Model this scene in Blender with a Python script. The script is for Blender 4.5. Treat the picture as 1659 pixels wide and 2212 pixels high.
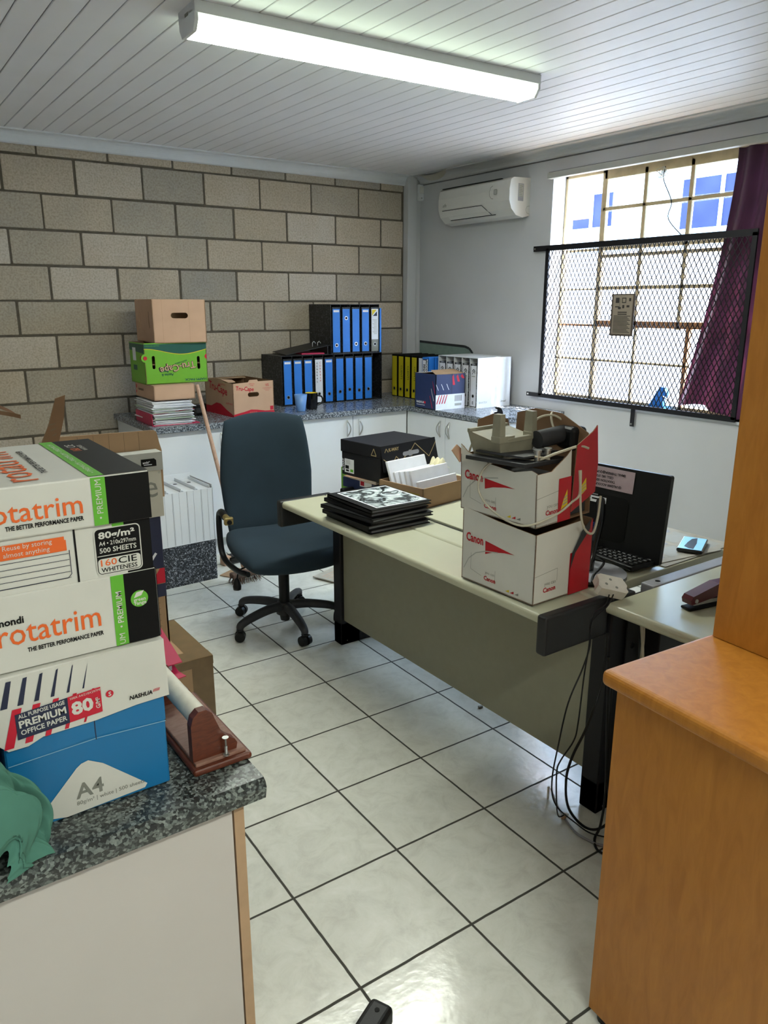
import bpy, bmesh, math, random
from mathutils import Vector, Matrix
from mathutils.geometry import tessellate_polygon
random.seed(7)
PI = math.pi
S = bpy.context.scene
COL = S.collection
for o in list(bpy.data.objects): bpy.data.objects.remove(o)

# ------------------------------------------------------------------ camera
YAW, PITCH, ROLL = 0.613789, -0.266507, 0.000834
ca, sa, cb, sb = math.cos(YAW), math.sin(YAW), math.cos(PITCH), math.sin(PITCH)
fwd = Vector((sa*cb, ca*cb, sb)); rgt = Vector((ca, -sa, 0)); up = rgt.cross(fwd)
r2 = rgt*math.cos(ROLL)+up*math.sin(ROLL); u2 = -rgt*math.sin(ROLL)+up*math.cos(ROLL)
cam = bpy.data.cameras.new('camera'); co = bpy.data.objects.new('camera', cam); COL.objects.link(co)
cam.sensor_fit = 'HORIZONTAL'; cam.sensor_width = 36; cam.lens = 36*1641.6/1659
cam.clip_start = 0.02; cam.clip_end = 100
co.matrix_world = Matrix(((r2.x, u2.x, -fwd.x, -3.4972), (r2.y, u2.y, -fwd.y, -5.0078), (r2.z, u2.z, -fwd.z, 1.52), (0, 0, 0, 1)))
S.camera = co

# ------------------------------------------------------------------ world, sun, exposure
SKY, SUN, TUBE, EXPO = 9.5, 10.0, 11.0, 2.88
S.view_settings.view_transform = 'Standard'; S.view_settings.look = 'None'
S.view_settings.gamma = 1; S.view_settings.exposure = EXPO; S.view_settings.use_curve_mapping = False
w = bpy.data.worlds.new('world'); S.world = w; w.use_nodes = True
w.node_tree.nodes['Background'].inputs[0].default_value = (0.66, 0.80, 1.0, 1)
w.node_tree.nodes['Background'].inputs[1].default_value = SKY
sl = bpy.data.lights.new('sun', 'SUN'); sl.energy = SUN; sl.angle = 0.009; sl.color = (1, 0.95, 0.88)
so = bpy.data.objects.new('sun', sl); COL.objects.link(so)
so.rotation_euler = Vector((-0.30, 0.42, -0.86)).to_track_quat('-Z', 'Y').to_euler()
so.location = (3, -3, 6)
pl = bpy.data.lights.new('window_portal', 'AREA'); pl.shape = 'RECTANGLE'; pl.size = 1.5; pl.size_y = 1.5
pl.cycles.is_portal = True
po = bpy.data.objects.new('window_portal', pl); COL.objects.link(po); po.location = (0.62, -2.1, 1.63)
po.rotation_euler = (0, PI/2, 0)

# ------------------------------------------------------------------ materials
def lin(h):
    h = h.lstrip('#'); c = [int(h[i:i+2], 16)/255 for i in (0, 2, 4)]
    return tuple(((x/12.92) if x <= 0.04045 else ((x+0.055)/1.055)**2.4) for x in c)+(1,)
def nn(m, t, **kw):
    n = m.node_tree.nodes.new(t)
    for k, v in kw.items():
        if k.startswith('i_'): n.inputs[k[2:].replace('_', ' ')].default_value = v
        else: setattr(n, k, v)
    return n
MATS = {}
def mat(name, hexc, rough=0.6, metal=0.0, var=0.06, scale=30, bump=0.0, spec=None, trans=0.0, emit=None, es=0, coat=0):
    if name in MATS: return MATS[name]
    m = bpy.data.materials.new(name); m.use_nodes = True; MATS[name] = m
    b = m.node_tree.nodes['Principled BSDF']; L = m.node_tree.links
    b.inputs['Roughness'].default_value = rough; b.inputs['Metallic'].default_value = metal
    if spec is not None: b.inputs['Specular IOR Level'].default_value = spec
    if coat: b.inputs['Coat Weight'].default_value = coat
    if trans: b.inputs['Transmission Weight'].default_value = trans
    c = lin(hexc); b.inputs['Base Color'].default_value = c
    tc = nn(m, 'ShaderNodeTexCoord'); nz = nn(m, 'ShaderNodeTexNoise'); nz.inputs['Scale'].default_value = scale
    nz.inputs['Detail'].default_value = 4; L.new(tc.outputs['Object'], nz.inputs['Vector'])
    if var:
        r = nn(m, 'ShaderNodeValToRGB')
        r.color_ramp.elements[0].position = 0.3; r.color_ramp.elements[1].position = 0.7
        r.color_ramp.elements[0].color = tuple(x*(1-var) for x in c[:3])+(1,)
        r.color_ramp.elements[1].color = tuple(min(1, x*(1+var)) for x in c[:3])+(1,)
        L.new(nz.outputs['Fac'], r.inputs[0]); L.new(r.outputs[0], b.inputs['Base Color'])
    if bump:
        bp = nn(m, 'ShaderNodeBump'); bp.inputs['Strength'].default_value = bump; bp.inputs['Distance'].default_value = 0.002
        L.new(nz.outputs['Fac'], bp.inputs['Height']); L.new(bp.outputs[0], b.inputs['Normal'])
    if emit:
        b.inputs['Emission Color'].default_value = lin(emit); b.inputs['Emission Strength'].default_value = es
    return m
def ramp(m, src, stops, interp='LINEAR'):
    r = nn(m, 'ShaderNodeValToRGB'); r.color_ramp.interpolation = interp
    e = r.color_ramp.elements
    while len(e) > 1: e.remove(e[0])
    e[0].position = stops[0][0]; e[0].color = lin(stops[0][1])
    for p, h in stops[1:]:
        k = e.new(p); k.color = lin(h)
    m.node_tree.links.new(src, r.inputs[0]); return r
def base(name, rough=0.5):
    m = bpy.data.materials.new(name); m.use_nodes = True; MATS[name] = m
    b = m.node_tree.nodes['Principled BSDF']; b.inputs['Roughness'].default_value = rough
    tc = nn(m, 'ShaderNodeTexCoord'); return m, b, tc, m.node_tree.links

# concrete block
m, b, tc, L = base('concrete_block', 0.9); M_block = m
at = nn(m, 'ShaderNodeAttribute', attribute_name='tone')
n1 = nn(m, 'ShaderNodeTexNoise', i_Scale=5.0, i_Detail=6.0); n2 = nn(m, 'ShaderNodeTexNoise', i_Scale=90.0, i_Detail=5.0)
vo = nn(m, 'ShaderNodeTexVoronoi', i_Scale=55.0)
for n in (n1, n2, vo): L.new(tc.outputs['Object'], n.inputs['Vector'])
ad = nn(m, 'ShaderNodeMath', operation='MULTIPLY_ADD'); ad.inputs[1].default_value = 0.5; L.new(n1.outputs['Fac'], ad.inputs[0]); L.new(at.outputs['Fac'], ad.inputs[2])
r = ramp(m, ad.outputs[0], [(0.15, '#9b9690'), (0.45, '#afa596'), (0.7, '#bdaf9c'), (1.0, '#c7bdb0')])
mx = nn(m, 'ShaderNodeMix', data_type='RGBA', blend_type='MULTIPLY'); mx.inputs['Factor'].default_value = 1
sp = ramp(m, vo.outputs['Distance'], [(0.03, '#9a958c'), (0.12, '#ffffff')])
L.new(r.outputs[0], mx.inputs['A']); L.new(sp.outputs[0], mx.inputs['B'])
mx2 = nn(m, 'ShaderNodeMix', data_type='RGBA', blend_type='MULTIPLY'); mx2.inputs['Factor'].default_value = 1
s2 = ramp(m, n2.outputs['Fac'], [(0.3, '#dedbd4'), (0.6, '#ffffff')])
L.new(mx.outputs['Result'], mx2.inputs['A']); L.new(s2.outputs[0], mx2.inputs['B']); L.new(mx2.outputs['Result'], b.inputs['Base Color'])
bp = nn(m, 'ShaderNodeBump', i_Strength=0.6, i_Distance=0.004); L.new(n2.outputs['Fac'], bp.inputs['Height']); L.new(bp.outputs[0], b.inputs['Normal'])
M_mortar = mat('mortar', '#5c554a', 0.95, var=0.2, scale=25, bump=0.6)

# floor tile
m, b, tc, L = base('ceramic_floor_tile', 0.22); M_tile = m
mp = nn(m, 'ShaderNodeMapping'); L.new(tc.outputs['Object'], mp.inputs['Vector'])
nd = nn(m, 'ShaderNodeTexNoise', i_Scale=14.0, i_Detail=2.0); L.new(tc.outputs['Object'], nd.inputs['Vector'])
vm = nn(m, 'ShaderNodeVectorMath', operation='MULTIPLY_ADD'); vm.inputs[1].default_value = (0.003, 0.003, 0)
L.new(nd.outputs['Color'], vm.inputs[0]); L.new(tc.outputs['Object'], vm.inputs[2])
vs = nn(m, 'ShaderNodeVectorMath', operation='SUBTRACT'); vs.inputs[1].default_value = (0.0015, 0.0015, 0); L.new(vm.outputs[0], vs.inputs[0])
bk = nn(m, 'ShaderNodeTexBrick', offset=0.0, squash=1.0); bk.inputs['Scale'].default_value = 1
bk.inputs['Brick Width'].default_value = 0.33438; bk.inputs['Row Height'].default_value = 0.33097
bk.inputs['Mortar Size'].default_value = 0.004; bk.inputs['Mortar Smooth'].default_value = 0.3; bk.inputs['Bias'].default_value = 0
bk.inputs['Color1'].default_value = (0, 0, 0, 1); bk.inputs['Color2'].default_value = (1, 1, 1, 1)
L.new(vs.outputs[0], bk.inputs['Vector'])
n1 = nn(m, 'ShaderNodeTexNoise', i_Scale=13.0, i_Detail=9.0, i_Roughness=0.72, i_Distortion=0.6); L.new(tc.outputs['Object'], n1.inputs['Vector'])
r = ramp(m, n1.outputs['Fac'], [(0.3, '#c2c2ba'), (0.5, '#d1d2c9'), (0.7, '#dadad3')])
mx = nn(m, 'ShaderNodeMix', data_type='RGBA'); L.new(bk.outputs['Fac'], mx.inputs['Factor']); L.new(r.outputs[0], mx.inputs['A'])
mx.inputs['B'].default_value = lin('#403f39'); L.new(mx.outputs['Result'], b.inputs['Base Color'])
rr = nn(m, 'ShaderNodeMapRange'); rr.inputs['To Min'].default_value = 0.17; rr.inputs['To Max'].default_value = 0.85
L.new(bk.outputs['Fac'], rr.inputs['Value']); L.new(rr.outputs[0], b.inputs['Roughness'])
n3 = nn(m, 'ShaderNodeTexNoise', i_Scale=38.0, i_Detail=3.0); L.new(tc.outputs['Object'], n3.inputs['Vector'])
b1 = nn(m, 'ShaderNodeBump', i_Strength=0.22, i_Distance=0.003); L.new(n3.outputs['Fac'], b1.inputs['Height'])
b2 = nn(m, 'ShaderNodeBump', i_Strength=0.8, i_Distance=0.003, invert=True); L.new(bk.outputs['Fac'], b2.inputs['Height']); L.new(b1.outputs[0], b2.inputs['Normal'])
L.new(b2.outputs[0], b.inputs['Normal'])

def granite(name, stops, scale, rough, fine=0.5):
    m, b, tc, L = base(name, rough)
    v1 = nn(m, 'ShaderNodeTexVoronoi', i_Scale=scale, feature='F1'); v2 = nn(m, 'ShaderNodeTexNoise', i_Scale=scale*1.4, i_Detail=8.0, i_Roughness=0.75)
    L.new(tc.outputs['Object'], v1.inputs['Vector']); L.new(tc.outputs['Object'], v2.inputs['Vector'])
    s = nn(m, 'ShaderNodeSeparateColor'); L.new(v1.outputs['Color'], s.inputs[0])
    mm = nn(m, 'ShaderNodeMix', data_type='FLOAT'); mm.inputs['Factor'].default_value = fine
    L.new(s.outputs[0], mm.inputs['A']); L.new(v2.outputs['Fac'], mm.inputs['B'])
    r = ramp(m, mm.outputs['Result'], stops); L.new(r.outputs[0], b.inputs['Base Color']); return m
M_granite = granite('dark_granite_laminate', [(0.2, '#191b1b'), (0.4, '#262a29'), (0.54, '#4a504e'), (0.68, '#6b736f'), (0.85, '#8b938e')], 230, 0.3, 0.42)
M_granite2 = granite('grey_speckled_laminate', [(0.25, '#26292e'), (0.42, '#4d535c'), (0.6, '#8c929b'), (0.8, '#b6bbc2')], 190, 0.25, 0.55)
M_marble = granite('black_marbled_board', [(0.3, '#08080a'), (0.5, '#0f0f12'), (0.56, '#24262a'), (0.62, '#5c5f66'), (0.7, '#b0b2b6')], 120, 0.5, 0.85)
M_marble2 = granite('black_white_marbled_board', [(0.3, '#0b0b0d'), (0.5, '#1a1b1e'), (0.56, '#90939a'), (0.75, '#d0d2d6')], 70, 0.5, 0.85)

M_fleck = granite('black_board_with_white_flecks', [(0.3, '#0e1014'), (0.5, '#1b1f27'), (0.54, '#3c424d'), (0.62, '#c6cad2')], 110, 0.5, 0.88)
def wood(name, a, bcol, rough, sc=(3, 3, 0.6), ns=14):
    m, b, tc, L = base(name, rough)
    mp = nn(m, 'ShaderNodeMapping'); mp.inputs['Scale'].default_value = sc; L.new(tc.outputs['Object'], mp.inputs['Vector'])
    n = nn(m, 'ShaderNodeTexNoise', i_Scale=ns, i_Detail=6.0, i_Roughness=0.6, i_Distortion=0.8); L.new(mp.outputs[0], n.inputs['Vector'])
    r = ramp(m, n.outputs['Fac'], [(0.3, a), (0.7, bcol)]); L.new(r.outputs[0], b.inputs['Base Color']); return m
M_cherry = wood('honey_veneer', '#a2661f', '#b5782c', 0.42)
M_mahog = wood('reddish_brown_wood', '#4a2013', '#6b3420', 0.32, (2, 2, 8), 18)
M_mahog_d = wood('dusty_brown_wood', '#7a5546', '#907062', 0.6, (2, 8, 2), 18)
M_stick = wood('bare_wood_stick', '#a5826e', '#c6a48c', 0.6, (20, 20, 2), 6)
M_tan = mat('tan_edging', '#b39474', 0.6)

M_wall = mat('white_wall_paint', '#c3c4c6', 0.75, var=0.03, scale=3, bump=0.05)
M_ceil = mat('white_ceiling_board', '#e9e8ec', 0.5, var=0.02, scale=4)
M_groove = mat('ceiling_groove', '#6a696c', 0.9)
M_trimw = mat('white_cornice_paint', '#d3d5d8', 0.5, var=0.02)
M_white = mat('white_melamine', '#dfe2e6', 0.3, var=0.02, scale=5)
M_whitewarm = mat('off_white_melamine', '#c5bfba', 0.4, var=0.02, scale=5)
M_black = mat('black_plastic', '#0f1012', 0.45, bump=0.1, scale=300, spec=0.3)
M_blackm = mat('black_powder_coat', '#15151a', 0.5, spec=0.3)
M_blackg = mat('glossy_black', '#08080a', 0.12)
M_char = mat('charcoal_plastic', '#191a1c', 0.5, bump=0.15, scale=400)
M_dust = mat('dusty_dark_plastic', '#2b2c2f', 0.6, var=0.25, scale=14)
M_fabric = mat('dark_teal_fabric', '#192a35', 0.95, var=0.12, scale=6, bump=0.3)
M_desk = mat('greyish_beige_laminate', '#b8b8a0', 0.28, var=0.03, scale=7)
M_panel = mat('grey_beige_panel', '#8c8a76', 0.5, var=0.03)
M_chrome = mat('brushed_metal', '#b9b9b6', 0.3, metal=0.9)
M_brass = mat('yellowed_metal', '#a89663', 0.4, metal=0.8)
M_card = mat('brown_cardboard', '#a08263', 0.85, var=0.06, scale=12)
M_cardp = mat('pinkish_cardboard', '#c39f84', 0.85, var=0.04, scale=12)
M_cardd = mat('dark_cardboard_inside', '#7a5d43', 0.9, var=0.08, scale=12)
M_cardt = mat('packing_tape', '#6f5a3f', 0.3, var=0.12, scale=20)
M_paper = mat('white_carton_board', '#cdccc4', 0.5, var=0.04, scale=8)
M_sheet = mat('white_paper', '#e4e6ec', 0.7, var=0.03)
M_cream = mat('cream_carton', '#bdb9ab', 0.6, var=0.03)
M_grey = mat('grey_print', '#7f8078', 0.6, var=0.03)
M_greyl = mat('light_grey_print', '#a5a69f', 0.6, var=0.03)
M_blk = mat('black_print', '#09090a', 0.6, var=0.1, spec=0.2)
M_orange = mat('orange_print', '#e2641f', 0.5, var=0.02)
M_limeg = mat('green_print', '#5fae2f', 0.5, var=0.03)
M_fgreen = mat('bright_green_board', '#6cab2a', 0.5, var=0.03)
M_dgreen = mat('dark_green_print', '#165246', 0.5, var=0.03)
M_red = mat('red_print', '#c1122f', 0.5, var=0.04)
M_cred = mat('deep_red_print', '#b01020', 0.45, var=0.05)
M_navy = mat('navy_print', '#1d2440', 0.5, var=0.04)
M_nblue = mat('dark_blue_board', '#26335c', 0.5, var=0.04)
M_cyan = mat('blue_carton', '#0f6da3', 0.4, var=0.04, scale=4)
M_blue = mat('binder_blue', '#2a7fe0', 0.5, var=0.03)
M_yel = mat('binder_yellow', '#c4b51d', 0.5, var=0.03)
M_yp = mat('yellow_print', '#dcc21c', 0.5)
M_pink = mat('crimson_folder', '#b81f4c', 0.5, var=0.04)
M_maroon = mat('maroon_plastic', '#4e0f1d', 0.3)
M_teal = mat('teal_cotton', '#4b7d6e', 0.9, var=0.08, scale=20, bump=0.3)
M_mugb = mat('light_blue_ceramic', '#6f9bd8', 0.3)
M_frame = mat('cream_steel_frame', '#c0ab84', 0.6, var=0.12, scale=20)
M_rust = mat('rusty_cream_steel', '#a8764c', 0.7, var=0.3, scale=25)
M_plugw = mat('white_plastic', '#d2cdc2', 0.4)
M_ac = mat('ivory_plastic', '#cdccc6', 0.35, var=0.01)
M_cablew = mat('off_white_cable', '#b8b29e', 0.5)
M_printer = mat('dirty_beige_plastic', '#8b8775', 0.6, var=0.15, scale=15)
M_dirt = mat('dusty_debris', '#6b564a', 0.95, var=0.3, scale=60)
M_news = mat('newsprint', '#aba79c', 0.8, var=0.14, scale=22)
M_skyb = mat('screen_blue', '#78b5d6', 0.3)
M_film = mat('sticker_grey', '#8f9096', 0.5)

# newsprint style picture for album cover
m, b, tc, L = base('black_white_photograph', 0.25); M_photo = m
n = nn(m, 'ShaderNodeTexNoise', i_Scale=11.0, i_Detail=6.0, i_Roughness=0.6, i_Distortion=2.2); L.new(tc.outputs['Object'], n.inputs['Vector'])
r = ramp(m, n.outputs['Fac'], [(0.36, '#15181a'), (0.46, '#5c6467'), (0.52, '#b9c4c6'), (0.64, '#dfe7e7')]); L.new(r.outputs[0], b.inputs['Base Color'])
# glass
m, b, tc, L = base('window_glass', 0.02); M_glass = m
for n in list(m.node_tree.nodes):
    if n.type == 'BSDF_PRINCIPLED': m.node_tree.nodes.remove(n)
out = [n for n in m.node_tree.nodes if n.type == 'OUTPUT_MATERIAL'][0]
tr = nn(m, 'ShaderNodeBsdfTransparent'); tr.inputs[0].default_value = (0.93, 0.96, 0.98, 1); gl = nn(m, 'ShaderNodeBsdfGlossy'); gl.inputs['Roughness'].default_value = 0.05
fr = nn(m, 'ShaderNodeFresnel', i_IOR=1.3); ms = nn(m, 'ShaderNodeMixShader'); L.new(fr.outputs[0], ms.inputs[0]); L.new(tr.outputs[0], ms.inputs[1]); L.new(gl.outputs[0], ms.inputs[2]); L.new(ms.outputs[0], out.inputs[0])
# curtain cloth (thin, lets daylight through)
m, b, tc, L = base('maroon_curtain_cloth', 0.9); M_curt = m
out = [n for n in m.node_tree.nodes if n.type == 'OUTPUT_MATERIAL'][0]
b.inputs['Base Color'].default_value = lin('#2a1c24')
tl = nn(m, 'ShaderNodeBsdfTranslucent'); tl.inputs[0].default_value = lin('#6a3048'); ms = nn(m, 'ShaderNodeMixShader'); ms.inputs[0].default_value = 0.05
wv = nn(m, 'ShaderNodeTexWave', i_Scale=90.0); L.new(tc.outputs['Object'], wv.inputs['Vector']); bp = nn(m, 'ShaderNodeBump', i_Strength=0.2); L.new(wv.outputs['Fac'], bp.inputs['Height']); L.new(bp.outputs[0], b.inputs['Normal'])
L.new(b.outputs[0], ms.inputs[1]); L.new(tl.outputs[0], ms.inputs[2]); L.new(ms.outputs[0], out.inputs[0])
# lamp diffuser
m, b, tc, L = base('lit_prismatic_diffuser', 0.4); M_lamp = m
b.inputs['Base Color'].default_value = lin('#dfe8d8'); b.inputs['Emission Color'].default_value = (0.96, 1.0, 0.90, 1); b.inputs['Emission Strength'].default_value = TUBE

m, b, tc, L = base('dim_diffuser_side', 0.4); M_lampside = m
b.inputs['Base Color'].default_value = lin('#cfdcc6'); b.inputs['Emission Color'].default_value = (0.80, 1.0, 0.72, 1); b.inputs['Emission Strength'].default_value = TUBE*0.11
# ------------------------------------------------------------------ mesh builder
_tc = {}
def text_geo(s, bold=0.0, italic=0.0):
    k = (s, bold, italic)
    if k in _tc: return _tc[k]
    cu = bpy.data.curves.new('t', 'FONT'); cu.body = s; cu.size = 1; cu.resolution_u = 2; cu.offset = bold; cu.shear = italic
    ob = bpy.data.objects.new('t', cu); COL.objects.link(ob)
    dg = bpy.context.evaluated_depsgraph_get(); me = bpy.data.meshes.new_from_object(ob.evaluated_get(dg))
    vs = [v.co.copy() for v in me.vertices]; fs = [tuple(p.vertices) for p in me.polygons]
    bpy.data.objects.remove(ob); bpy.data.curves.remove(cu); bpy.data.meshes.remove(me)
    _tc[k] = (vs, fs); return _tc[k]

class Fr:
    """a flat face: origin, across, up (unit vectors); outward = u x v"""
    def __init__(s, o, u, v): s.o = Vector(o); s.u = Vector(u).normalized(); s.v = Vector(v).normalized(); s.n = s.u.cross(s.v)
    def p(s, x, y, z=0): return s.o+s.u*x+s.v*y+s.n*z

class MB:
    def __init__(s): s.v = []; s.f = []; s.m = []; s.mats = []; s.sm = []; s.T = Matrix.Identity(4)
    def mi(s, m):
        if m not in s.mats: s.mats.append(m)
        return s.mats.index(m)
    def add(s, vs, fs, m, smooth=False):
        k = len(s.v); i = s.mi(m); s.v += [s.T @ Vector(v) for v in vs]
        for f in fs: s.f.append([a+k for a in f]); s.m.append(i); s.sm.append(smooth)
        return s
    def box(s, lo, hi, m, bev=0, seg=2):
        lo = Vector(lo); hi = Vector(hi)
        for i in range(3):
            if hi[i] < lo[i]: lo[i], hi[i] = hi[i], lo[i]
        bm = bmesh.new(); bmesh.ops.create_cube(bm, size=1)
        for v in bm.verts: v.co = Vector([lo[i]+(v.co[i]+.5)*(hi[i]-lo[i]) for i in range(3)])
        if bev: bmesh.ops.bevel(bm, geom=bm.edges[:], offset=bev, segments=seg, affect='EDGES', profile=0.5)
        bm.verts.index_update(); s.add([v.co.copy() for v in bm.verts], [[v.index for v in f.verts] for f in bm.faces], m, False); bm.free(); return s
    def hull8(s, pts, m):   # 4 bottom (ccw) + 4 top
        return s.add(pts, [(3, 2, 1, 0), (4, 5, 6, 7), (0, 1, 5, 4), (1, 2, 6, 5), (2, 3, 7, 6), (3, 0, 4, 7)], m)
    def plate(s, fr, pts, t, m, holes=(), m2=None, mh=None):
        """polygon (with holes) in frame fr, front at 0, back at -t"""
        loops = [[Vector((x, y, 0)) for x, y in pts]]+[[Vector((x, y, 0)) for x, y in h] for h in holes]
        flat = [p for l in loops for p in l]; tris = tessellate_polygon(loops); n = len(flat)
        F = []
        for t3 in tris:
            a, b_, c = [flat[i] for i in t3]
            cr = (b_-a).cross(c-a).z
            F.append(tuple(t3) if cr > 0 else tuple(reversed(t3)))
        s.add([fr.p(p.x, p.y) for p in flat], F, m)
        if t:
            s.add([fr.p(p.x, p.y, -t) for p in flat], [tuple(reversed(f)) for f in F], m2 or m)
            for l in loops:
                k = len(l); s.add([fr.p(p.x, p.y) for p in l]+[fr.p(p.x, p.y, -t) for p in l], [(i, i+k, (i+1) % k+k, (i+1) % k) for i in range(k)], mh or m2 or m)
        return s
    def rect(s, fr, x0, y0, x1, y1, m, z=0.0006):
        return s.add([fr.p(x0, y0, z), fr.p(x1, y0, z), fr.p(x1, y1, z), fr.p(x0, y1, z)], [(0, 1, 2, 3)], m)
    def poly(s, fr, pts, m, z=0.0006): return s.plate(Fr(fr.p(0, 0, z), fr.u, fr.v), pts, 0, m)
    def text(s, fr, t, x, y, h, m, rot=0, z=0.0012, bold=0.0, sx=1, align='l', it=0.0, w=None):
        vs, fs = text_geo(t, bold, it)
        if not vs: return s
        x0 = min(v.x for v in vs); x1 = max(v.x for v in vs); k = h/0.72
        if w: sx = w/((x1-x0)*k)
        off = {'l': -x0, 'c': -(x0+x1)/2, 'r': -x1}[align]; c, s_ = math.cos(rot), math.sin(rot)
        out = []
        for v in vs:
            a, b_ = (v.x+off)*k*sx, v.y*k
            out.append(fr.p(x+a*c-b_*s_, y+a*s_+b_*c, z))
        return s.add(out, fs, m)
    def cyl(s, p0, p1, r0, r1, m, n=16, smooth=True, caps=True):
        p0 = Vector(p0); p1 = Vector(p1); d = (p1-p0).normalized()
        a = d.orthogonal().normalized(); b_ = d.cross(a)
        vs = [p0+(a*math.cos(2*PI*i/n)+b_*math.sin(2*PI*i/n))*r0 for i in range(n)]+[p1+(a*math.cos(2*PI*i/n)+b_*math.sin(2*PI*i/n))*r1 for i in range(n)]
        s.add(vs, [(i, (i+1) % n, (i+1) % n+n, i+n) for i in range(n)], m, smooth)
        if caps: s.add(vs[:n], [tuple(reversed(range(n)))], m); s.add(vs[n:], [tuple(range(n))], m)
        return s
    def lathe(s, prof, m, n=24, c=(0, 0, 0), close=True):
        c = Vector(c); vs = []
        for r, z in prof: vs += [c+Vector((r*math.cos(2*PI*i/n), r*math.sin(2*PI*i/n), z)) for i in range(n)]
        fs = [(j*n+i, j*n+(i+1) % n, (j+1)*n+(i+1) % n, (j+1)*n+i) for j in range(len(prof)-1) for i in range(n)]
        s.add(vs, fs, m, True)
        return s
    def tube(s, pts, r, m, n=8, smooth_pts=6, flat=1.0, caps=True):
        P = [Vector(p) for p in pts]
        if smooth_pts and len(P) > 2:
            Q = []
            for i in range(len(P)-1):
                p0 = P[max(i-1, 0)]; p1 = P[i]; p2 = P[i+1]; p3 = P[min(i+2, len(P)-1)]
                for k in range(smooth_pts):
                    t = k/smooth_pts
                    Q.append(0.5*((2*p1)+(p2-p0)*t+(2*p0-5*p1+4*p2-p3)*t*t+(-p0+3*p1-3*p2+p3)*t**3))
            Q.append(P[-1]); P = Q
        vs = []; a = None
        for i, p in enumerate(P):
            d = (P[min(i+1, len(P)-1)]-P[max(i-1, 0)]).normalized()
            if a is None: a = d.orthogonal().normalized()
            a = (a-d*a.dot(d)).normalized(); b_ = d.cross(a)
            rr = r(i/(len(P)-1)) if callable(r) else r
            vs += [p+(a*math.cos(2*PI*k/n)+b_*math.sin(2*PI*k/n)*flat)*rr for k in range(n)]
        s.add(vs, [(j*n+i, j*n+(i+1) % n, (j+1)*n+(i+1) % n, (j+1)*n+i) for j in range(len(P)-1) for i in range(n)], m, True)
        if caps: s.add(vs[:n], [tuple(reversed(range(n)))], m); s.add(vs[-n:], [tuple(range(n))], m)
        return s
    def grid(s, fn, nu, nv, m, smooth=True, wrap=False):
        vs = [fn(i/(nu-1), j/(nv-1)) for j in range(nv) for i in range(nu)]
        s.add(vs, [(j*nu+i, j*nu+i+1, (j+1)*nu+i+1, (j+1)*nu+i) for j in range(nv-1) for i in range(nu-1)], m, smooth); return s
    def build(s, name, parent=None, loc=(0, 0, 0), rz=0, weld=False):
        me = bpy.data.meshes.new(name); me.from_pydata([tuple(v) for v in s.v], [], s.f)
        for m in s.mats: me.materials.append(m)
        me.polygons.foreach_set('material_index', s.m); me.polygons.foreach_set('use_smooth', s.sm); me.update()
        if weld:
            bm = bmesh.new(); bm.from_mesh(me); bmesh.ops.remove_doubles(bm, verts=bm.verts, dist=1e-5); bm.to_mesh(me); bm.free()
        o = bpy.data.objects.new(name, me); COL.objects.link(o); o.location = loc; o.rotation_euler = (0, 0, rz)
        if parent: o.parent = parent
        return o

def thing(name, label, cat, loc=(0, 0, 0), rz=0, group=None, rot=None):
    o = bpy.data.objects.new(name, None); COL.objects.link(o); o.empty_display_size = 0.05
    o.location = loc; o.rotation_euler = rot or (0, 0, rz); o['label'] = label; o['category'] = cat
    if group: o['group'] = group
    return o
def tag(o, label, cat, group=None):
    o['label'] = label; o['category'] = cat
    if group: o['group'] = group
    return o
def struct(o): o['kind'] = 'structure'; return o
def stadium(cx, cy, w, h, n=6):
    r = min(w, h)/2; pts = []
    if w > h:
        for i in range(n+1): a = -PI/2+PI*i/n; pts.append((cx+w/2-r+r*math.cos(a), cy+r*math.sin(a)))
        for i in range(n+1): a = PI/2+PI*i/n; pts.append((cx-w/2+r+r*math.cos(a), cy+r*math.sin(a)))
    else:
        for i in range(n+1): a = PI*i/n; pts.append((cx+r*math.cos(a), cy+h/2-r+r*math.sin(a)))
        for i in range(n+1): a = PI+PI*i/n; pts.append((cx+r*math.cos(a), cy-h/2+r+r*math.sin(a)))
    return pts
def circ(cx, cy, r, n=20): return [(cx+r*math.cos(2*PI*i/n), cy+r*math.sin(2*PI*i/n)) for i in range(n)]
def rrect(x0, y0, x1, y1, r, n=5):
    pts = []
    for cx, cy, a0 in ((x1-r, y0+r, -PI/2), (x1-r, y1-r, 0), (x0+r, y1-r, PI/2), (x0+r, y0+r, PI)):
        for i in range(n+1): a = a0+PI/2*i/n; pts.append((cx+r*math.cos(a), cy+r*math.sin(a)))
    return pts
def ring(mb, fr, cx, cy, r0, r1, m, z=0.0008, n=20):
    vs = [fr.p(cx+r*math.cos(2*PI*i/n), cy+r*math.sin(2*PI*i/n), z) for r in (r0, r1) for i in range(n)]
    mb.add(vs, [(i, i+n, (i+1) % n+n, (i+1) % n) for i in range(n)], m)
def outline(mb, fr, pts, t, m, z=0.0008, closed=True):
    n = len(pts)
    for i in range(n if closed else n-1):
        a = Vector(pts[i]); b_ = Vector(pts[(i+1) % n]); d = b_-a
        if d.length < 1e-6: continue
        q = Vector((-d.y, d.x)).normalized()*t/2
        mb.add([fr.p(*(a-q), z), fr.p(*(b_-q), z), fr.p(*(b_+q), z), fr.p(*(a+q), z)], [(0, 1, 2, 3)], m)
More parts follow.
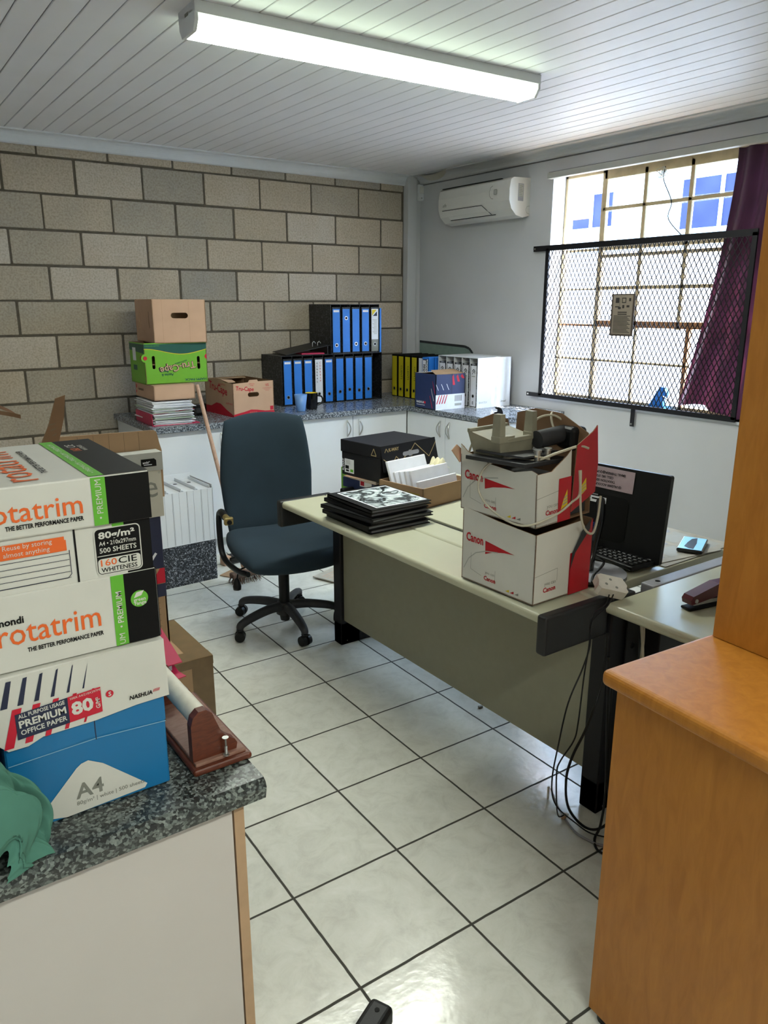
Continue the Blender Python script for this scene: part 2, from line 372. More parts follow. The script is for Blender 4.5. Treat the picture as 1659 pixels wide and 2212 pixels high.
def faces(w, d, h):
    """frames of a box standing on z=0, x in [0,w], y in [0,d]: front(-y) left(-x) right(+x) back(+y) top"""
    return dict(front=Fr((0, 0, 0), (1, 0, 0), (0, 0, 1)), left=Fr((0, d, 0), (0, -1, 0), (0, 0, 1)),
                right=Fr((w, 0, 0), (0, 1, 0), (0, 0, 1)), back=Fr((w, d, 0), (-1, 0, 0), (0, 0, 1)), top=Fr((0, 0, h), (1, 0, 0), (0, 1, 0)))

# ================================================================== SETTING
XR = 0.36          # window wall
CEIL = 2.46
# floor
mb = MB(); mb.box((-5, -6, -0.02), (6, 6, 0), M_tile)
fl = mb.build('floor', loc=(-1.72522, -3.51905, 0), rz=-0.01765)
# trim the oversize slab to the room
bm = bmesh.new(); bm.from_mesh(fl.data)
Mw = Matrix.Translation(fl.location) @ Matrix.Rotation(-0.01765, 4, 'Z'); Mi = Mw.inverted()
for co_, no_ in (((XR+0.2, 0, 0), (1, 0, 0)), ((-4.2, 0, 0), (-1, 0, 0)), ((0, 0.02, 0), (0, 1, 0)), ((0, -6.4, 0), (0, -1, 0))):
    bmesh.ops.bisect_plane(bm, geom=bm.verts[:]+bm.edges[:]+bm.faces[:], plane_co=Mi @ Vector(co_), plane_no=Mi.to_3x3() @ Vector(no_), clear_outer=True)
bm.to_mesh(fl.data); bm.free(); struct(fl)
# ceiling boards along y
mb = MB(); mb.box((-4.2, -6.4, CEIL+0.006), (XR+0.2, 0.02, CEIL+0.05), M_groove)
x = -4.2+0.068
while x < XR+0.15:
    mb.box((x, -6.4, CEIL), (min(x+0.0935, XR+0.2), 0.01, CEIL+0.02), M_ceil, bev=0.002, seg=1); x += 0.098
struct(mb.build('ceiling'))
# block wall: joints from the grid  (vertical joint column 0 at x=0, course joint at z=2.34)
mb = MB(); mb.box((-4.2, 0.005, 0), (0.215, 0.12, CEIL+0.02), M_mortar)
blocks = []
row = 0
z1 = 2.34+0.2
while z1 > 0.01:
    z0 = z1-0.2; off = 0.0 if row % 2 == 0 else -0.2
    x = off+0.4
    while x > -4.4:
        a = max(x-0.4, -4.2); b_ = min(x, 0.214); lo = max(z0, 0.0); hi = min(z1, CEIL+0.01)
        if b_-a > 0.05 and hi-lo > 0.02: blocks.append((a, b_, lo, hi))
        x -= 0.4
    z1 = z0; row += 1
tones = []
for a, b_, lo, hi in blocks:
    j = lambda: random.uniform(-0.0018, 0.0018)
    n0 = len(mb.v)
    bm = bmesh.new(); bmesh.ops.create_cube(bm, size=1)
    X0, X1, Z0, Z1 = a+0.006+j(), b_-0.006+j(), lo+0.006+j(), hi-0.006+j()
    for v in bm.verts: v.co = Vector((X0+(v.co.x+.5)*(X1-X0), -0.001+(v.co.y+.5)*0.06+j()*0.3, Z0+(v.co.z+.5)*(Z1-Z0)))
    bmesh.ops.bevel(bm, geom=bm.edges[:], offset=0.0065, segments=2, affect='EDGES', profile=0.6)
    bm.verts.index_update(); mb.add([v.co.copy() for v in bm.verts], [[v.index for v in f.verts] for f in bm.faces], M_block); bm.free()
    tones += [(n0, len(mb.v), random.random()*0.7)]
wb = mb.build('wall_back'); struct(wb)
atl = wb.data.attributes.new('tone', 'FLOAT', 'POINT')
vals = [0.3]*len(wb.data.vertices)
for a, b_, t in tones:
    for i in range(a, b_): vals[i] = t
atl.data.foreach_set('value', vals)
# white plastered end of the back wall with shallow pier
mb = MB(); mb.box((0.215, -0.055, 0), (0.30, 0.12, CEIL+0.02), M_wall, bev=0.004); mb.box((0.30, -0.02, 0), (XR+0.2, 0.12, CEIL+0.02), M_wall); struct(mb.build('trim_1'))
# window wall with the opening
WY0, WY1, WZ0, WZ1 = -2.95, -1.39, 0.925, 2.31
mb = MB()
mb.box((XR, WY1, 0), (XR+0.2, 0.1, CEIL+0.02), M_wall); mb.box((XR, -6.4, 0), (XR+0.2, WY0, CEIL+0.02), M_wall)
mb.box((XR, WY0, 0), (XR+0.2, WY1, WZ0), M_wall); mb.box((XR, WY0, WZ1), (XR+0.2, WY1, CEIL+0.02), M_wall)
struct(mb.build('wall_right'))
mb = MB(); mb.box((-4.3, -6.4, 0), (-4.2, 0.1, CEIL+0.02), M_wall); struct(mb.build('wall_left'))
mb = MB(); mb.box((-4.3, -6.5, 0), (XR+0.2, -6.4, CEIL+0.02), M_wall); struct(mb.build('wall_front'))
# cornices (coved section)
def cove(x0, x1, mat_, d=0.07, h=0.07):
    mb = MB(); prof = [(0, -h), (-0.012, -h), (-0.018, -h+0.006)]
    for i in range(7): a = PI/2*i/6; prof.append((-d+0.012+(d-0.03)*math.cos(a)*1.0, -0.01-(h-0.02)*(1-math.sin(a))))
    prof += [(-d, -0.008), (-d, 0), (0, 0)]
    n = len(prof); vs = [(x0, p[0], CEIL+p[1]) for p in prof]+[(x1, p[0], CEIL+p[1]) for p in prof]
    mb.add(vs, [(i, i+n, (i+1) % n+n, (i+1) % n) for i in range(n)]+[tuple(range(n)), tuple(reversed(range(n, 2*n)))], mat_); return mb
struct(cove(-4.2, 0.215, M_trimw).build('trim_2'))
c = cove(0.03, 6.4, M_wall, 0.1, 0.055); c.v = [Vector((XR+v.y, -v.x, v.z)) for v in c.v]; c.f = [list(reversed(f)) for f in c.f]; o = struct(c.build('trim_3'))
# loose sagging cover strip in the corner and curtain-height groove strip
mb = MB(); mb.box((XR-0.004, -6.4, CEIL-0.062), (XR+0.01, -0.05, CEIL-0.057), M_groove); struct(mb.build('trim_4'))
mb = MB(); mb.grid(lambda u, v: Vector((0.24+0.115*u, -0.14-0.32*v*(1-0.25*u), CEIL-0.006-0.02*math.sin(PI*v)-0.035*u*(1-v))), 8, 8, M_cream)
struct(mb.build('trim_5'))
# window: steel frame and panes
FX = XR+0.115
mb = MB()
def fb(y0, y1, z0, z1, m=M_frame, t=0.03, x=FX): mb.box((x, y0, z0), (x+t, y1, z1), m, bev=0.002, seg=1)
fb(WY0, WY1, WZ1-0.02, WZ1); fb(WY1-0.02, WY1, WZ0, WZ1); fb(WY0, WY1, WZ0, WZ0+0.02); fb(WY0, WY0+0.02, WZ0, WZ1)
fb(-1.72, -1.685, WZ0, WZ1, M_frame); fb(-2.88, -1.70, WZ1-0.055, WZ1-0.015)
for y in (-2.0, -2.3, -2.6):
    fb(y-0.012, y+0.012, 1.38, WZ1-0.02, M_frame, 0.022)
fb(-2.9, -1.70, 2.075, 2.095, M_frame, 0.02)
fb(-2.9, -1.70, 1.845, 1.875, M_frame); fb(-2.9, -1.70, 1.80, 1.82, M_frame, 0.035)
fb(-2.9, -1.70, 1.61, 1.632, M_frame, 0.02)
fb(-2.9, -1.70, 1.385, 1.425, M_rust, 0.035); fb(-1.70, WY1, 1.385, 1.40, M_rust); fb(-1.70, WY1, 1.61, 1.62, M_frame, 0.02); fb(-1.70, WY1, 1.845, 1.86, M_frame, 0.02)
fb(-2.02, -2.0, WZ0, 1.385, M_frame, 0.02); fb(-2.38, -2.355, WZ0, 1.385, M_rust, 0.03); fb(-2.4, WY1, 1.17, 1.185, M_frame, 0.02)
w1 = struct(mb.build('window_1'))
mb = MB()
for y0, y1 in ((-2.9, -2.61), (-2.59, -2.31), (-2.29, -2.01), (-1.99, -1.725)):
    for z0, z1 in ((2.1, 2.25), (1.88, 2.07)): mb.box((FX+0.012, y0, z0), (FX+0.015, y1, z1), M_glass)
struct(mb.build('window_pane', w1))
mb = MB(); mb.box((XR+0.0, WY0, WZ0-0.025), (XR+0.2, WY1, WZ0), M_trimw); mb.box((XR-0.012, WY0-0.02, WZ0-0.022), (XR, WY1+0.02, WZ0-0.006), M_trimw); struct(mb.build('window_sill', w1))
mb = MB(); mb.tube([(FX-0.01, -2.13, 2.27), (FX-0.03, -2.14, 2.2), (FX-0.01, -2.19, 2.08), (FX-0.01, -2.18, 1.99), (FX-0.02, -2.3, 1.88)], 0.003, M_black, 6)
for k in range(5): mb.tube([(FX-0.02, -2.13, 2.27), (FX-0.05, -2.1-0.02*k, 2.25-0.01*k), (FX-0.03, -2.15+0.015*k, 2.22), (FX-0.01, -2.13, 2.26)], 0.002, M_cablew, 5)
tag(mb.build('cable'), 'thin black wire dangling from knotted bits at the top of the window frame', 'cable')
# outside: facade, lean-to and brick reveal seen through the window
M_fac = mat('pale_outside_wall', '#75868f', 0.8, var=0.02, scale=1); M_fglass = mat('bluish_outside_window', '#171b2c', 0.9, var=0.15, scale=3, spec=0.0)
M_brick = mat('brown_brick', '#8c5238', 0.9, var=0.2, scale=20); M_conc = mat('sunlit_paving', '#6f6c66', 0.9)
t = thing('building', 'pale blue outside building with dark windows seen through the window', 'building', (4.4, 0, 0))
mb = MB(); mb.box((0, -9, -0.5), (0.3, 7, 5.2), M_fac); mb.box((-0.25, -9, -0.5), (0, 7, 2.12), mat('white_lean_to', '#86868a', 0.8)); mb.build('wall', t)
for y0, y1, z0, z1 in ((1.36, 2.05, 2.40, 2.86), (-0.55, 0.49, 2.29, 2.88), (-3.2, -2.0, 2.3, 2.9)):
    mb = MB(); mb.box((-0.03, y0, z0), (0.02, y1, z1), M_fac); mb.box((-0.035, y0+0.04, z0+0.04), (-0.02, y1-0.04, z1-0.04), M_fglass)
    mb.box((-0.05, (y0+y1)/2-0.02, z0), (-0.02, (y0+y1)/2+0.02, z1), M_fac); wq = mb.build('window', t)
mb = MB(); mb.box((XR+0.2, -9, -0.4), (12, 7, -0.3), M_conc); struct(mb.build('ground'))
mb = MB(); mb.box((XR+0.2, -1.34, 2.08), (XR+0.42, -1.1, 3.0), M_brick)
struct(mb.build('trim_6'))

# ================================================================== CEILING LAMP
def batten(loc, rz, label):
    t = thing('fluorescent_light', label, 'ceiling light', loc, rz)
    Ln, W = 1.52, 0.15
    mb = MB(); mb.box((0, -0.004, -0.036), (Ln, W+0.004, 0), M_trimw, bev=0.002); mb.box((0, 0.03, -0.028), (Ln, W-0.03, -0.02), M_trimw); mb.build('housing', t)
    mb = MB(); prof = [(0.008, -0.034), (0.008, -0.060), (0.022, -0.080), (W-0.022, -0.080), (W-0.008, -0.060), (W-0.008, -0.034)]; n = len(prof)
    mb.add([(0.012, a, b_) for a, b_ in prof]+[(Ln-0.012, a, b_) for a, b_ in prof], [(2, 3, 3+n, 2+n)], M_lamp)
    mb.add([(0.012, a, b_) for a, b_ in prof]+[(Ln-0.012, a, b_) for a, b_ in prof], [(i, (i+1) % n, (i+1) % n+n, i+n) for i in range(n) if i != 2]+[tuple(reversed(range(n))), tuple(range(n, 2*n))], M_lampside)
    mb.build('diffuser', t)
    for k, x in enumerate((0, Ln-0.012)):
        mb = MB(); mb.plate(Fr((x+0.012, 0, 0), (0, 1, 0), (0, 0, 1)), [(0, 0), (0, -0.055), (0.022, -0.084), (W-0.022, -0.084), (W, -0.055), (W, 0)], 0.012, M_trimw)
        if k == 0: mb.box((-0.001, 0.06, -0.03), (0, 0.09, -0.02), M_grey)
        mb.build('end_cap', t)
    return t
batten((-2.40, -2.395, CEIL), -0.035, 'long lit fluorescent ceiling light with frosted diffuser and white ends')

batten((-3.6, -5.75, CEIL), -0.035, 'second lit fluorescent ceiling light, above the foreground cabinets behind the viewer')

# ================================================================== AIR CONDITIONER
t = thing('air_conditioner', 'white wall air conditioner between the corner pier and the window', 'air conditioner', (XR, -1.19, 2.07))
mb = MB(); prof = [(0, 0.015), (-0.06, 0.0), (-0.12, 0.012), (-0.165, 0.05), (-0.185, 0.10), (-0.185, 0.17), (-0.175, 0.225), (-0.15, 0.24), (0, 0.245)]
n = len(prof); Wd = 0.72
mb.add([(a, 0, b_) for a, b_ in prof]+[(a, Wd, b_) for a, b_ in prof], [(i, (i+1) % n, (i+1) % n+n, i+n) for i in range(n)], M_ac, False)
mb.add([(a, 0, b_) for a, b_ in prof], [tuple(reversed(range(n)))], M_ac); mb.add([(a, Wd, b_) for a, b_ in prof], [tuple(range(n))], M_ac)
fs = Fr((-0.155, -0.0, 0), (1, 0, 0), (0, 0, 1))
mb.rect(fs, 0.045, 0.10, 0.095, 0.205, M_film); mb.rect(fs, 0.05, 0.125, 0.09, 0.20, M_greyl, 0.001)
for k in range(7): mb.rect(fs, 0.054, 0.128+k*0.01, 0.086-0.006*(k % 3), 0.131+k*0.01, M_grey, 0.0014)
outline(mb, fs, [(0.155, 0.075), (0.13, 0.07), (0.12, 0.05), (0.13, 0.03), (0.155, 0.025)], 0.002, M_grey, closed=False)
ff = Fr((-0.186, Wd, 0), (0, -1, 0), (0, 0, 1))
mb.text(ff, 'alfa', 0.05, 0.115, 0.022, M_grey, it=0.3, bold=0.01)
mb.plate(Fr(ff.p(0, 0, 0.001), ff.u, ff.v), rrect(0.575, 0.145, 0.605, 0.175, 0.006), 0, M_greyl); outline(mb, ff, rrect(0.575, 0.145, 0.605, 0.175, 0.006), 0.003, M_grey, 0.0016)
outline(mb, ff, [(0.565, 0.20), (0.542, 0.19), (0.532, 0.165), (0.536, 0.14), (0.552, 0.123), (0.57, 0.12)], 0.003, M_grey, 0.0016, False)
mb.build('body', t)
mb = MB(); f2 = Fr((-0.187, Wd, 0.092), (0, -1, 0), (0.45, 0, 1)); 
mb.add([(-0.188, Wd-0.05, 0.088), (-0.188, 0.26, 0.088), (-0.150, 0.20, 0.028), (-0.150, Wd-0.10, 0.028)], [(0, 1, 2, 3)], M_ac)
mb.tube([(-0.189, Wd-0.05, 0.09), (-0.189, 0.26, 0.09), (-0.15, 0.20, 0.03)], 0.002, M_blackm, 6, 0); mb.tube([(-0.15, Wd-0.10, 0.026), (-0.15, 0.16, 0.026)], 0.0025, M_blackm, 6, 0)
mb.build('louvre', t)
mb = MB()
for k in range(8): mb.box((-0.17+0.002, 0.10+k*0.075, 0.2375), (-0.15, 0.12+k*0.075+0.055, 0.2415), M_blackm)
mb.build('intake_grille', t)
# motion sensor
mb = MB(); mb.box((-0.03, -0.04, 0), (0.03, 0, 0.115), M_trimw, bev=0.012, seg=3); mb.box((-0.02, -0.043, 0.05), (0.02, -0.038, 0.1), M_ac, bev=0.004); mb.box((-0.006, -0.042, 0.014), (0.006, -0.039, 0.02), M_grey)
tag(mb.build('motion_sensor', loc=(0.34, -0.02, 2.29)), 'small white motion sensor high in the corner by the block wall', 'sensor')

# ================================================================== CURTAIN, RAIL, GRILLE
mb = MB(); mb.box((XR-0.045, -3.1, 2.283), (XR-0.003, -1.375, 2.318), M_greyl, bev=0.002); mb.box((XR-0.03, -3.1, 2.318), (XR-0.003, -1.375, 2.324), M_groove)
tag(mb.build('curtain_rail'), 'long grey curtain rail above the window', 'curtain rail')
mb = MB()
def cur(u, v):
    z = 2.285-1.34*v
    yl = -2.62+0.26*v**1.3+0.0*u; yr = -3.12
    y = yl+(yr-yl)*u
    am = 0.018+0.012*v
    return Vector((XR+0.075+am*math.sin(u*30+1.5*v)-0.06*(1-v)**3, y, z+0.03*v*math.sin(u*9)))
mb.grid(cur, 90, 40, M_curt)
tag(mb.build('curtain'), 'dark maroon curtain hanging at the right of the window behind the grille', 'curtain')
mb = MB()
for k in range(7): pass
t = thing('window_grille', 'black steel window grille of expanded mesh in a flat bar frame', 'window grille', (XR-0.02, 0, 0))
mb = MB(); mb.box((-0.012, -2.80, 1.853), (0, -1.275, 1.887), M_blackm, bev=0.001, seg=1); mb.box((-0.012, -2.80, 0.918), (0, -1.275, 0.945), M_blackm, bev=0.001, seg=1)
mb.box((-0.012, -1.412, 0.93), (0, -1.385, 1.87), M_blackm); mb.box((-0.012, -2.80, 0.93), (0, -2.775, 1.87), M_blackm)
mb.box((-0.010, -2.165, 0.815), (-0.002, -2.14, 0.93), M_blackm)
for y, z in ((-1.29, 1.87), (-1.29, 0.932), (-2.152, 0.83)): mb.cyl((-0.014, y, z), (-0.01, y, z), 0.006, 0.006, M_chrome, 8)
mb.box((0, -1.35, 1.86), (0.02, -1.30, 1.88), M_blackm); mb.box((0, -1.35, 0.925), (0.02, -1.30, 0.94), M_blackm)
mb.build('frame', t)
mb = MB(); dw, dh = 0.0305, 0.056; y0, y1, z0, z1 = -2.78, -1.40, 0.94, 1.86; sl_ = dh/dw; th = 0.0025
for sg in (1, -1):
    k = -60
    while k < 120:
        # line z = z0 + sg*sl*(y-y0) + k*dh
        pts = []
        for y in (y0, y1):
            z = z0+sg*sl_*(y-y0)+k*dh
            if z0 <= z <= z1: pts.append((y, z))
        for z in (z0, z1):
            y = y0+(z-z0-k*dh)/(sg*sl_)
            if y0 < y < y1: pts.append((y, z))
        if len(pts) >= 2:
            (a, b_), (c_, d_) = pts[0], pts[1]; dx, dz = c_-a, d_-b_; l = math.hypot(dx, dz)
            if l > 0.01:
                px, pz = -dz/l*th, dx/l*th; xo = -0.008+0.001*sg
                mb.add([(xo, a-px, b_-pz), (xo, c_-px, d_-pz), (xo, c_+px, d_+pz), (xo, a+px, b_+pz), (xo+0.002, a-px, b_-pz), (xo+0.002, c_-px, d_-pz), (xo+0.002, c_+px, d_+pz), (xo+0.002, a+px, b_+pz)],
                       [(0, 3, 2, 1), (4, 5, 6, 7), (0, 1, 5, 4), (2, 3, 7, 6)], M_blackm)
        k += 1
mb.build('mesh', t)
mb = MB(); mb.box((-0.003, -0.165, 0), (0, 0, 0.242), mat('dark_brown_board', '#4b4038', 0.7)); f = Fr((-0.003, 0, 0), (0, -1, 0), (0, 0, 1))
M_not = mat('brownish_notice_paper', '#8d8171', 0.8); M_ink = mat('notice_ink', '#2b2622', 0.8)
mb.rect(f, 0.013, 0.012, 0.152, 0.235, M_not)
for x, y, w_, h_ in ((0.03, 0.19, 0.026, 0.03), (0.075, 0.19, 0.03, 0.03), (0.125, 0.2, 0.014, 0.018), (0.028, 0.165, 0.03, 0.006), (0.05, 0.155, 0.02, 0.012), (0.08, 0.16, 0.014, 0.018), (0.11, 0.165, 0.02, 0.012)): mb.rect(f, x, y, x+w_, y+h_, M_ink, 0.001)
mb.rect(f, 0.08, 0.195, 0.10, 0.215, M_not, 0.0014); mb.rect(f, 0.06, 0.152, 0.062, 0.215, M_ink, 0.001)
for k in range(2): mb.rect(f, 0.05, 0.134-k*0.011, 0.115, 0.140-k*0.011, M_ink, 0.001)
for k in range(13): mb.rect(f, 0.022, 0.020+k*0.0078, 0.143-0.01*((k*7) % 3), 0.0238+k*0.0078, M_ink, 0.001)
tag(mb.build('notice_board', loc=(XR-0.036, -1.945, 1.34)), 'small brown printed notice hung on the window grille', 'notice')
# items on the sill
mb = MB(); mb.plate(Fr((0, 0, 0), (0, -1, 0), (0, 0, 1)), [(-0.07, 0), (0.045, 0), (0.028, 0.05), (0.045, 0.075), (0.05, 0.10), (0.035, 0.125), (0.005, 0.13), (-0.015, 0.10)], 0.03, M_blue)
mb.cyl((-0.02, 0.01, 0.09), (-0.02, 0.06, 0.135), 0.002, 0.002, M_grey, 6); mb.cyl((-0.02, -0.045, 0.08), (-0.02, -0.11, 0.04), 0.003, 0.003, M_grey, 6)
tag(mb.build('spray_nozzle', loc=(XR+0.055, -2.26, 0.926)), 'small blue plastic piece on the windowsill behind the grille', 'ornament')

# ================================================================== BACK WORKTOP AND CUPBOARDS
HC = 0.84
mb = MB(); poly_ = [(-2.105, -0.003), (-2.105, -0.755), (-0.305, -0.755), (-0.275, -1.60), (XR-0.003, -1.60), (XR-0.003, -0.03), (0.29, -0.06), (0.21, -0.06), (0.21, -0.003)]
mb.plate(Fr((0, 0, HC), (1, 0, 0), (0, 1, 0)), poly_, 0.034, M_granite2)
tag(mb.build('worktop'), 'grey speckled L-shaped worktop along the block wall and window wall', 'worktop')
def cupboard(loc, rz, w, d, label, ndoor, hside, first_h=True, group=None, endmat=None):
    t = thing('cupboard', label, 'cupboard', loc, rz, group)
    H = HC-0.035
    mb = MB(); mb.box((0, 0.02, 0.10), (w, d, H), M_white); mb.box((0.0, 0.045, 0.0), (w, d, 0.10), M_white)
    mb.build('carcass', t)
    dw_ = w/ndoor
    for k in range(ndoor):
        x0 = k*dw_+0.002; x1 = (k+1)*dw_-0.002
        mb = MB(); mb.box((x0, 0, 0.115), (x1, 0.018, H-0.004), M_white, bev=0.0015, seg=1); d_ = mb.build('door', t)
        hx = x1-0.045 if (k % 2 == 0) == first_h else x0+0.045
        mb = MB(); pts = [(hx+(-0.016 if q else 0.0)*0, -0.002, 0) for q in (0,)]
        arc = lambda sgn: [(hx+sgn*0.014*math.sin(PI*i/8), -0.004-0.022*math.sin(PI*i/8), 0.665+0.107*i/8) for i in range(9)]
        mb.tube(arc(1), 0.0045, M_chrome, 8, 0); mb.tube(arc(-1), 0.003, M_chrome, 8, 0)
        mb.build('handle', d_)
    return t
g = 'white cupboards under the speckled worktop'
cupboard((-2.085, -0.725, 0), 0, 0.895, 0.715, 'white two-door cupboard at the open left end below the stacked fruit boxes', 2, 0, True, g)
cupboard((-1.188, -0.725, 0), 0, 0.905, 0.715, 'white two-door cupboard in the corner behind the desk chair', 2, 0, True, g)
cupboard((-0.282, -0.727, 0), -PI/2, 0.84, 0.62, 'white two-door cupboard under the right worktop leg near the window wall', 2, 0, True, g)
mb = MB(); mb.box((-0.279, -1.59, 0), (XR-0.004, -1.57, HC-0.036), M_white); mb.box((-0.281, -1.591, 0), (-0.279, -1.57, HC-0.036), M_tan)
tag(mb.build('end_panel'), 'white end panel of the cupboards facing the desks', 'panel')

# ------------------------------------------------------------------ binders
def binder(loc, rz, label, spine='blue', w=0.072, ring_z=0.055, group=None, cat='binder', h=0.315, cover=None, extra=None, tilt=0):
    t = thing('lever_arch_file', label, cat, loc, rz, group, rot=(0, tilt, rz))
    D = 0.285; cv = cover or M_marble
    mb = MB(); mb.box((0, 0, 0), (w, 0.003, h), cv); mb.box((0, 0, 0), (0.003, D, h), cv); mb.box((w-0.003, 0, 0), (w, D, h), cv); mb.build('cover', t)
    mb = MB(); mb.box((0.006, 0.03, 0.006), (w-0.008, D-0.008, h-0.012), M_sheet); mb.build('pages', t)
    f = Fr((0, 0, 0), (1, 0, 0), (0, 0, 1))
    mb = MB(); cm = {'blue': M_blue, 'yellow': M_yel, 'white': M_sheet}[spine]
    mb.box((0.006, -0.0015, 0.006), (w-0.006, -0.0001, h-0.012), cm); f = Fr((0, -0.0016, 0), (1, 0, 0), (0, 0, 1))
    if extra == 'white_top': mb.rect(f, 0.012, h-0.034, w-0.012, h-0.02, M_sheet)
    if extra == 'corresp':
        for k, ch in enumerate('CORRESP'): mb.text(f, ch, 0.046, h-0.04-k*0.021, 0.013, M_red, bold=0.01, align='c')
        for k, ch in enumerate('GENERAL'): mb.text(f, ch, 0.02, h-0.043-k*0.021, 0.013, M_blk, bold=0.01, align='c')
    if extra == 'sticker':
        mb.rect(f, 0.008, 0.09, w-0.01, h-0.015, M_sheet); mb.poly(f, [(0.010, h-0.018), (w-0.02, h-0.018), (0.010, h-0.06)], M_yp, 0.0012); mb.poly(f, [(w-0.018, h-0.03), (w-0.016, h-0.062), (0.016, h-0.062)], M_navy, 0.0012)
        for k in range(12): mb.rect(f, 0.014+0.006*(k % 3), h-0.09-k*0.009, w-0.018, h-0.087-k*0.009, M_greyl, 0.0012)
        mb.rect(f, 0.006, 0.004, w-0.006, 0.088, M_grey)
    if extra == 'pen_text': mb.text(f, 'CLIENTS', w/2, h-0.13, 0.02, M_ink, rot=-PI/2, align='c')
    if extra == 'figure':
        outline(mb, f, [(0.02, h-0.05), (0.035, h-0.035), (0.05, h-0.05)], 0.005, M_blk, closed=False); outline(mb, f, [(0.02, h-0.07), (0.036, h-0.048), (0.05, h-0.062)], 0.004, M_blk, closed=False)
        mb.rect(f, 0.016, h-0.085, w-0.016, h-0.08, M_greyl, 0.0012); mb.text(f, 'E', w/2, 0.02, 0.02, M_blk, bold=0.02, align='c')
    if extra == 'accounts':
        mb.text(f, 'ACCOUNTS', w*0.62, h-0.02, 0.02, M_blk, rot=-PI/2, bold=0.02); mb.text(f, 'FINANCE', w*0.22, h-0.05, 0.02, M_blk, rot=-PI/2, bold=0.02)
        mb.rect(f, 0.01, h-0.02, w-0.012, h-0.012, M_nblue, 0.0012)
    mb.build('spine_label', t)
    mb = MB(); ring(mb, f, w/2, ring_z, 0.009, 0.013, M_chrome, 0.001); mb.poly(f, circ(w/2, ring_z, 0.0095), M_blk, 0.0009); mb.build('finger_ring', t)
    return t
def case(name, loc, rz, n, label, m, w=0.082, D=0.30, H=0.34, group=None, bands=False):
    t = thing(name, label, 'file rack', loc, rz, group); th = 0.0035; W = n*w+th
    mb = MB(); mb.box((0, 0.0, 0), (W, D, th), m); mb.box((0, 0, H-th), (W, D, H), m); mb.box((0, D-th, th), (W, D, H-th), m)
    mb.box((0, 0, th), (th, D, H-th), m); mb.box((W-th, 0, th), (W, D, H-th), m); 
    if bands == 'white':
        f = Fr((0, 0, 0), (1, 0, 0), (0, 0, 1)); fr = Fr((W, 0, 0), (0, 1, 0), (0, 0, 1))
        mb.text(fr, 'BANTEX', 0.02, 0.03, 0.014, M_greyl, it=0.2); mb.text(fr, 'Smead', 0.22, 0.03, 0.013, M_grey, it=0.2, bold=0.02)
    mb.build('shell', t)
    for k in range(1, n):
        mb = MB(); mb.box((k*w, 0.004, th), (k*w+th, D-th, H-th), m); mb.build('divider', t)
    return t
# lower row, two black cases; x at y=-0.31
YB = -0.31
case('file_rack', (-1.042, YB, HC), 0, 5, 'black marbled file rack at left of the lower row with its leftmost slots full', M_marble)
case('file_rack', (-0.622, YB, HC), 0, 5, 'black marbled file rack at right of the lower row with an empty last slot', M_marble)
bl = [(-1.035, 'leftmost blue binder of the lower row with white top edge', 'white_top', 'blue', 0.055),
      (-0.955, 'second blue binder of the lower row, half behind the blue cup', 'white_top', 'blue', 0.055),
      (-0.873, 'third blue binder of the lower row, above the black mug', 'white_top', 'blue', 0.055),
      (-0.788, 'white binder marked GENERAL CORRESP in handwriting', 'corresp', 'white', 0.065),
      (-0.706, 'blue binder just right of the white GENERAL CORRESP binder', 'white_top', 'blue', 0.06),
      (-0.615, 'first blue binder in the right-hand lower file rack', None, 'blue', 0.07),
      (-0.533, 'second blue binder in the right-hand lower file rack', None, 'blue', 0.08),
      (-0.451, 'third blue binder in the right-hand lower file rack', None, 'blue', 0.07),
      (-0.369, 'blue binder beside the empty slot at the end of the lower row', None, 'blue', 0.075)]
for x, lb, ex, sp_, rz_ in bl: binder((x, YB-0.006, HC+0.005), 0, lb, sp_, 0.07, rz_, 'binders in the lower black racks', extra=ex)
case('file_rack', (-0.645, YB+0.0, HC+0.342), 0, 5, 'black marbled file rack standing on top of the lower row', M_marble)
ul = [(-0.638, 'leftmost blue binder of the upper rack', 'white_top', 'blue', 0.055), (-0.556, 'upside-down blue binder in the upper rack with its ring near the top', None, 'blue', 0.24),
      (-0.474, 'third blue binder in the upper rack beside a torn white edge', None, 'blue', 0.06), (-0.392, 'fourth blue binder in the upper rack', 'white_top', 'blue', 0.06),
      (-0.310, 'upper rack binder with a white and yellow spine sticker', 'sticker', 'white', 0.055)]
for x, lb, ex, sp_, rz_ in ul: binder((x, YB-0.006, HC+0.347), 0, lb, sp_, 0.07, rz_, 'binders in the upper black rack', extra=ex)
mb = MB(); mb.box((-0.228, YB-0.004, HC+0.342), (-0.215, YB+0.25, HC+0.655), M_blue, bev=0.002); tag(mb.build('document_wallet'), 'slim blue wallet at the right end of the upper file rack', 'folder')
# open black lever file lying on the lower rack
t = thing('lever_arch_file', 'open black lever arch file lying on the lower binder rack', 'binder', (-1.0, -0.30, HC+0.342), -0.12)
mb = MB(); mb.box((0, 0, 0), (0.315, 0.26, 0.003), M_char)
mb.add([(0, 0.0, 0.003), (0.34, 0.02, 0.06), (0.34, 0.27, 0.075), (0.0, 0.26, 0.012), (0, 0.0, 0.006), (0.34, 0.02, 0.063), (0.34, 0.27, 0.078), (0.0, 0.26, 0.015)], [(3, 2, 1, 0), (4, 5, 6, 7), (0, 1, 5, 4), (1, 2, 6, 5), (2, 3, 7, 6), (3, 0, 4, 7)], M_char)
mb.box((0.31, 0, 0), (0.315, 0.26, 0.055), M_char); mb.build('cover', t)
mb = MB(); mb.box((0.12, 0.01, 0.003), (0.29, 0.22, 0.012), M_pink); mb.build('divider_sheet', t)
mb = MB()
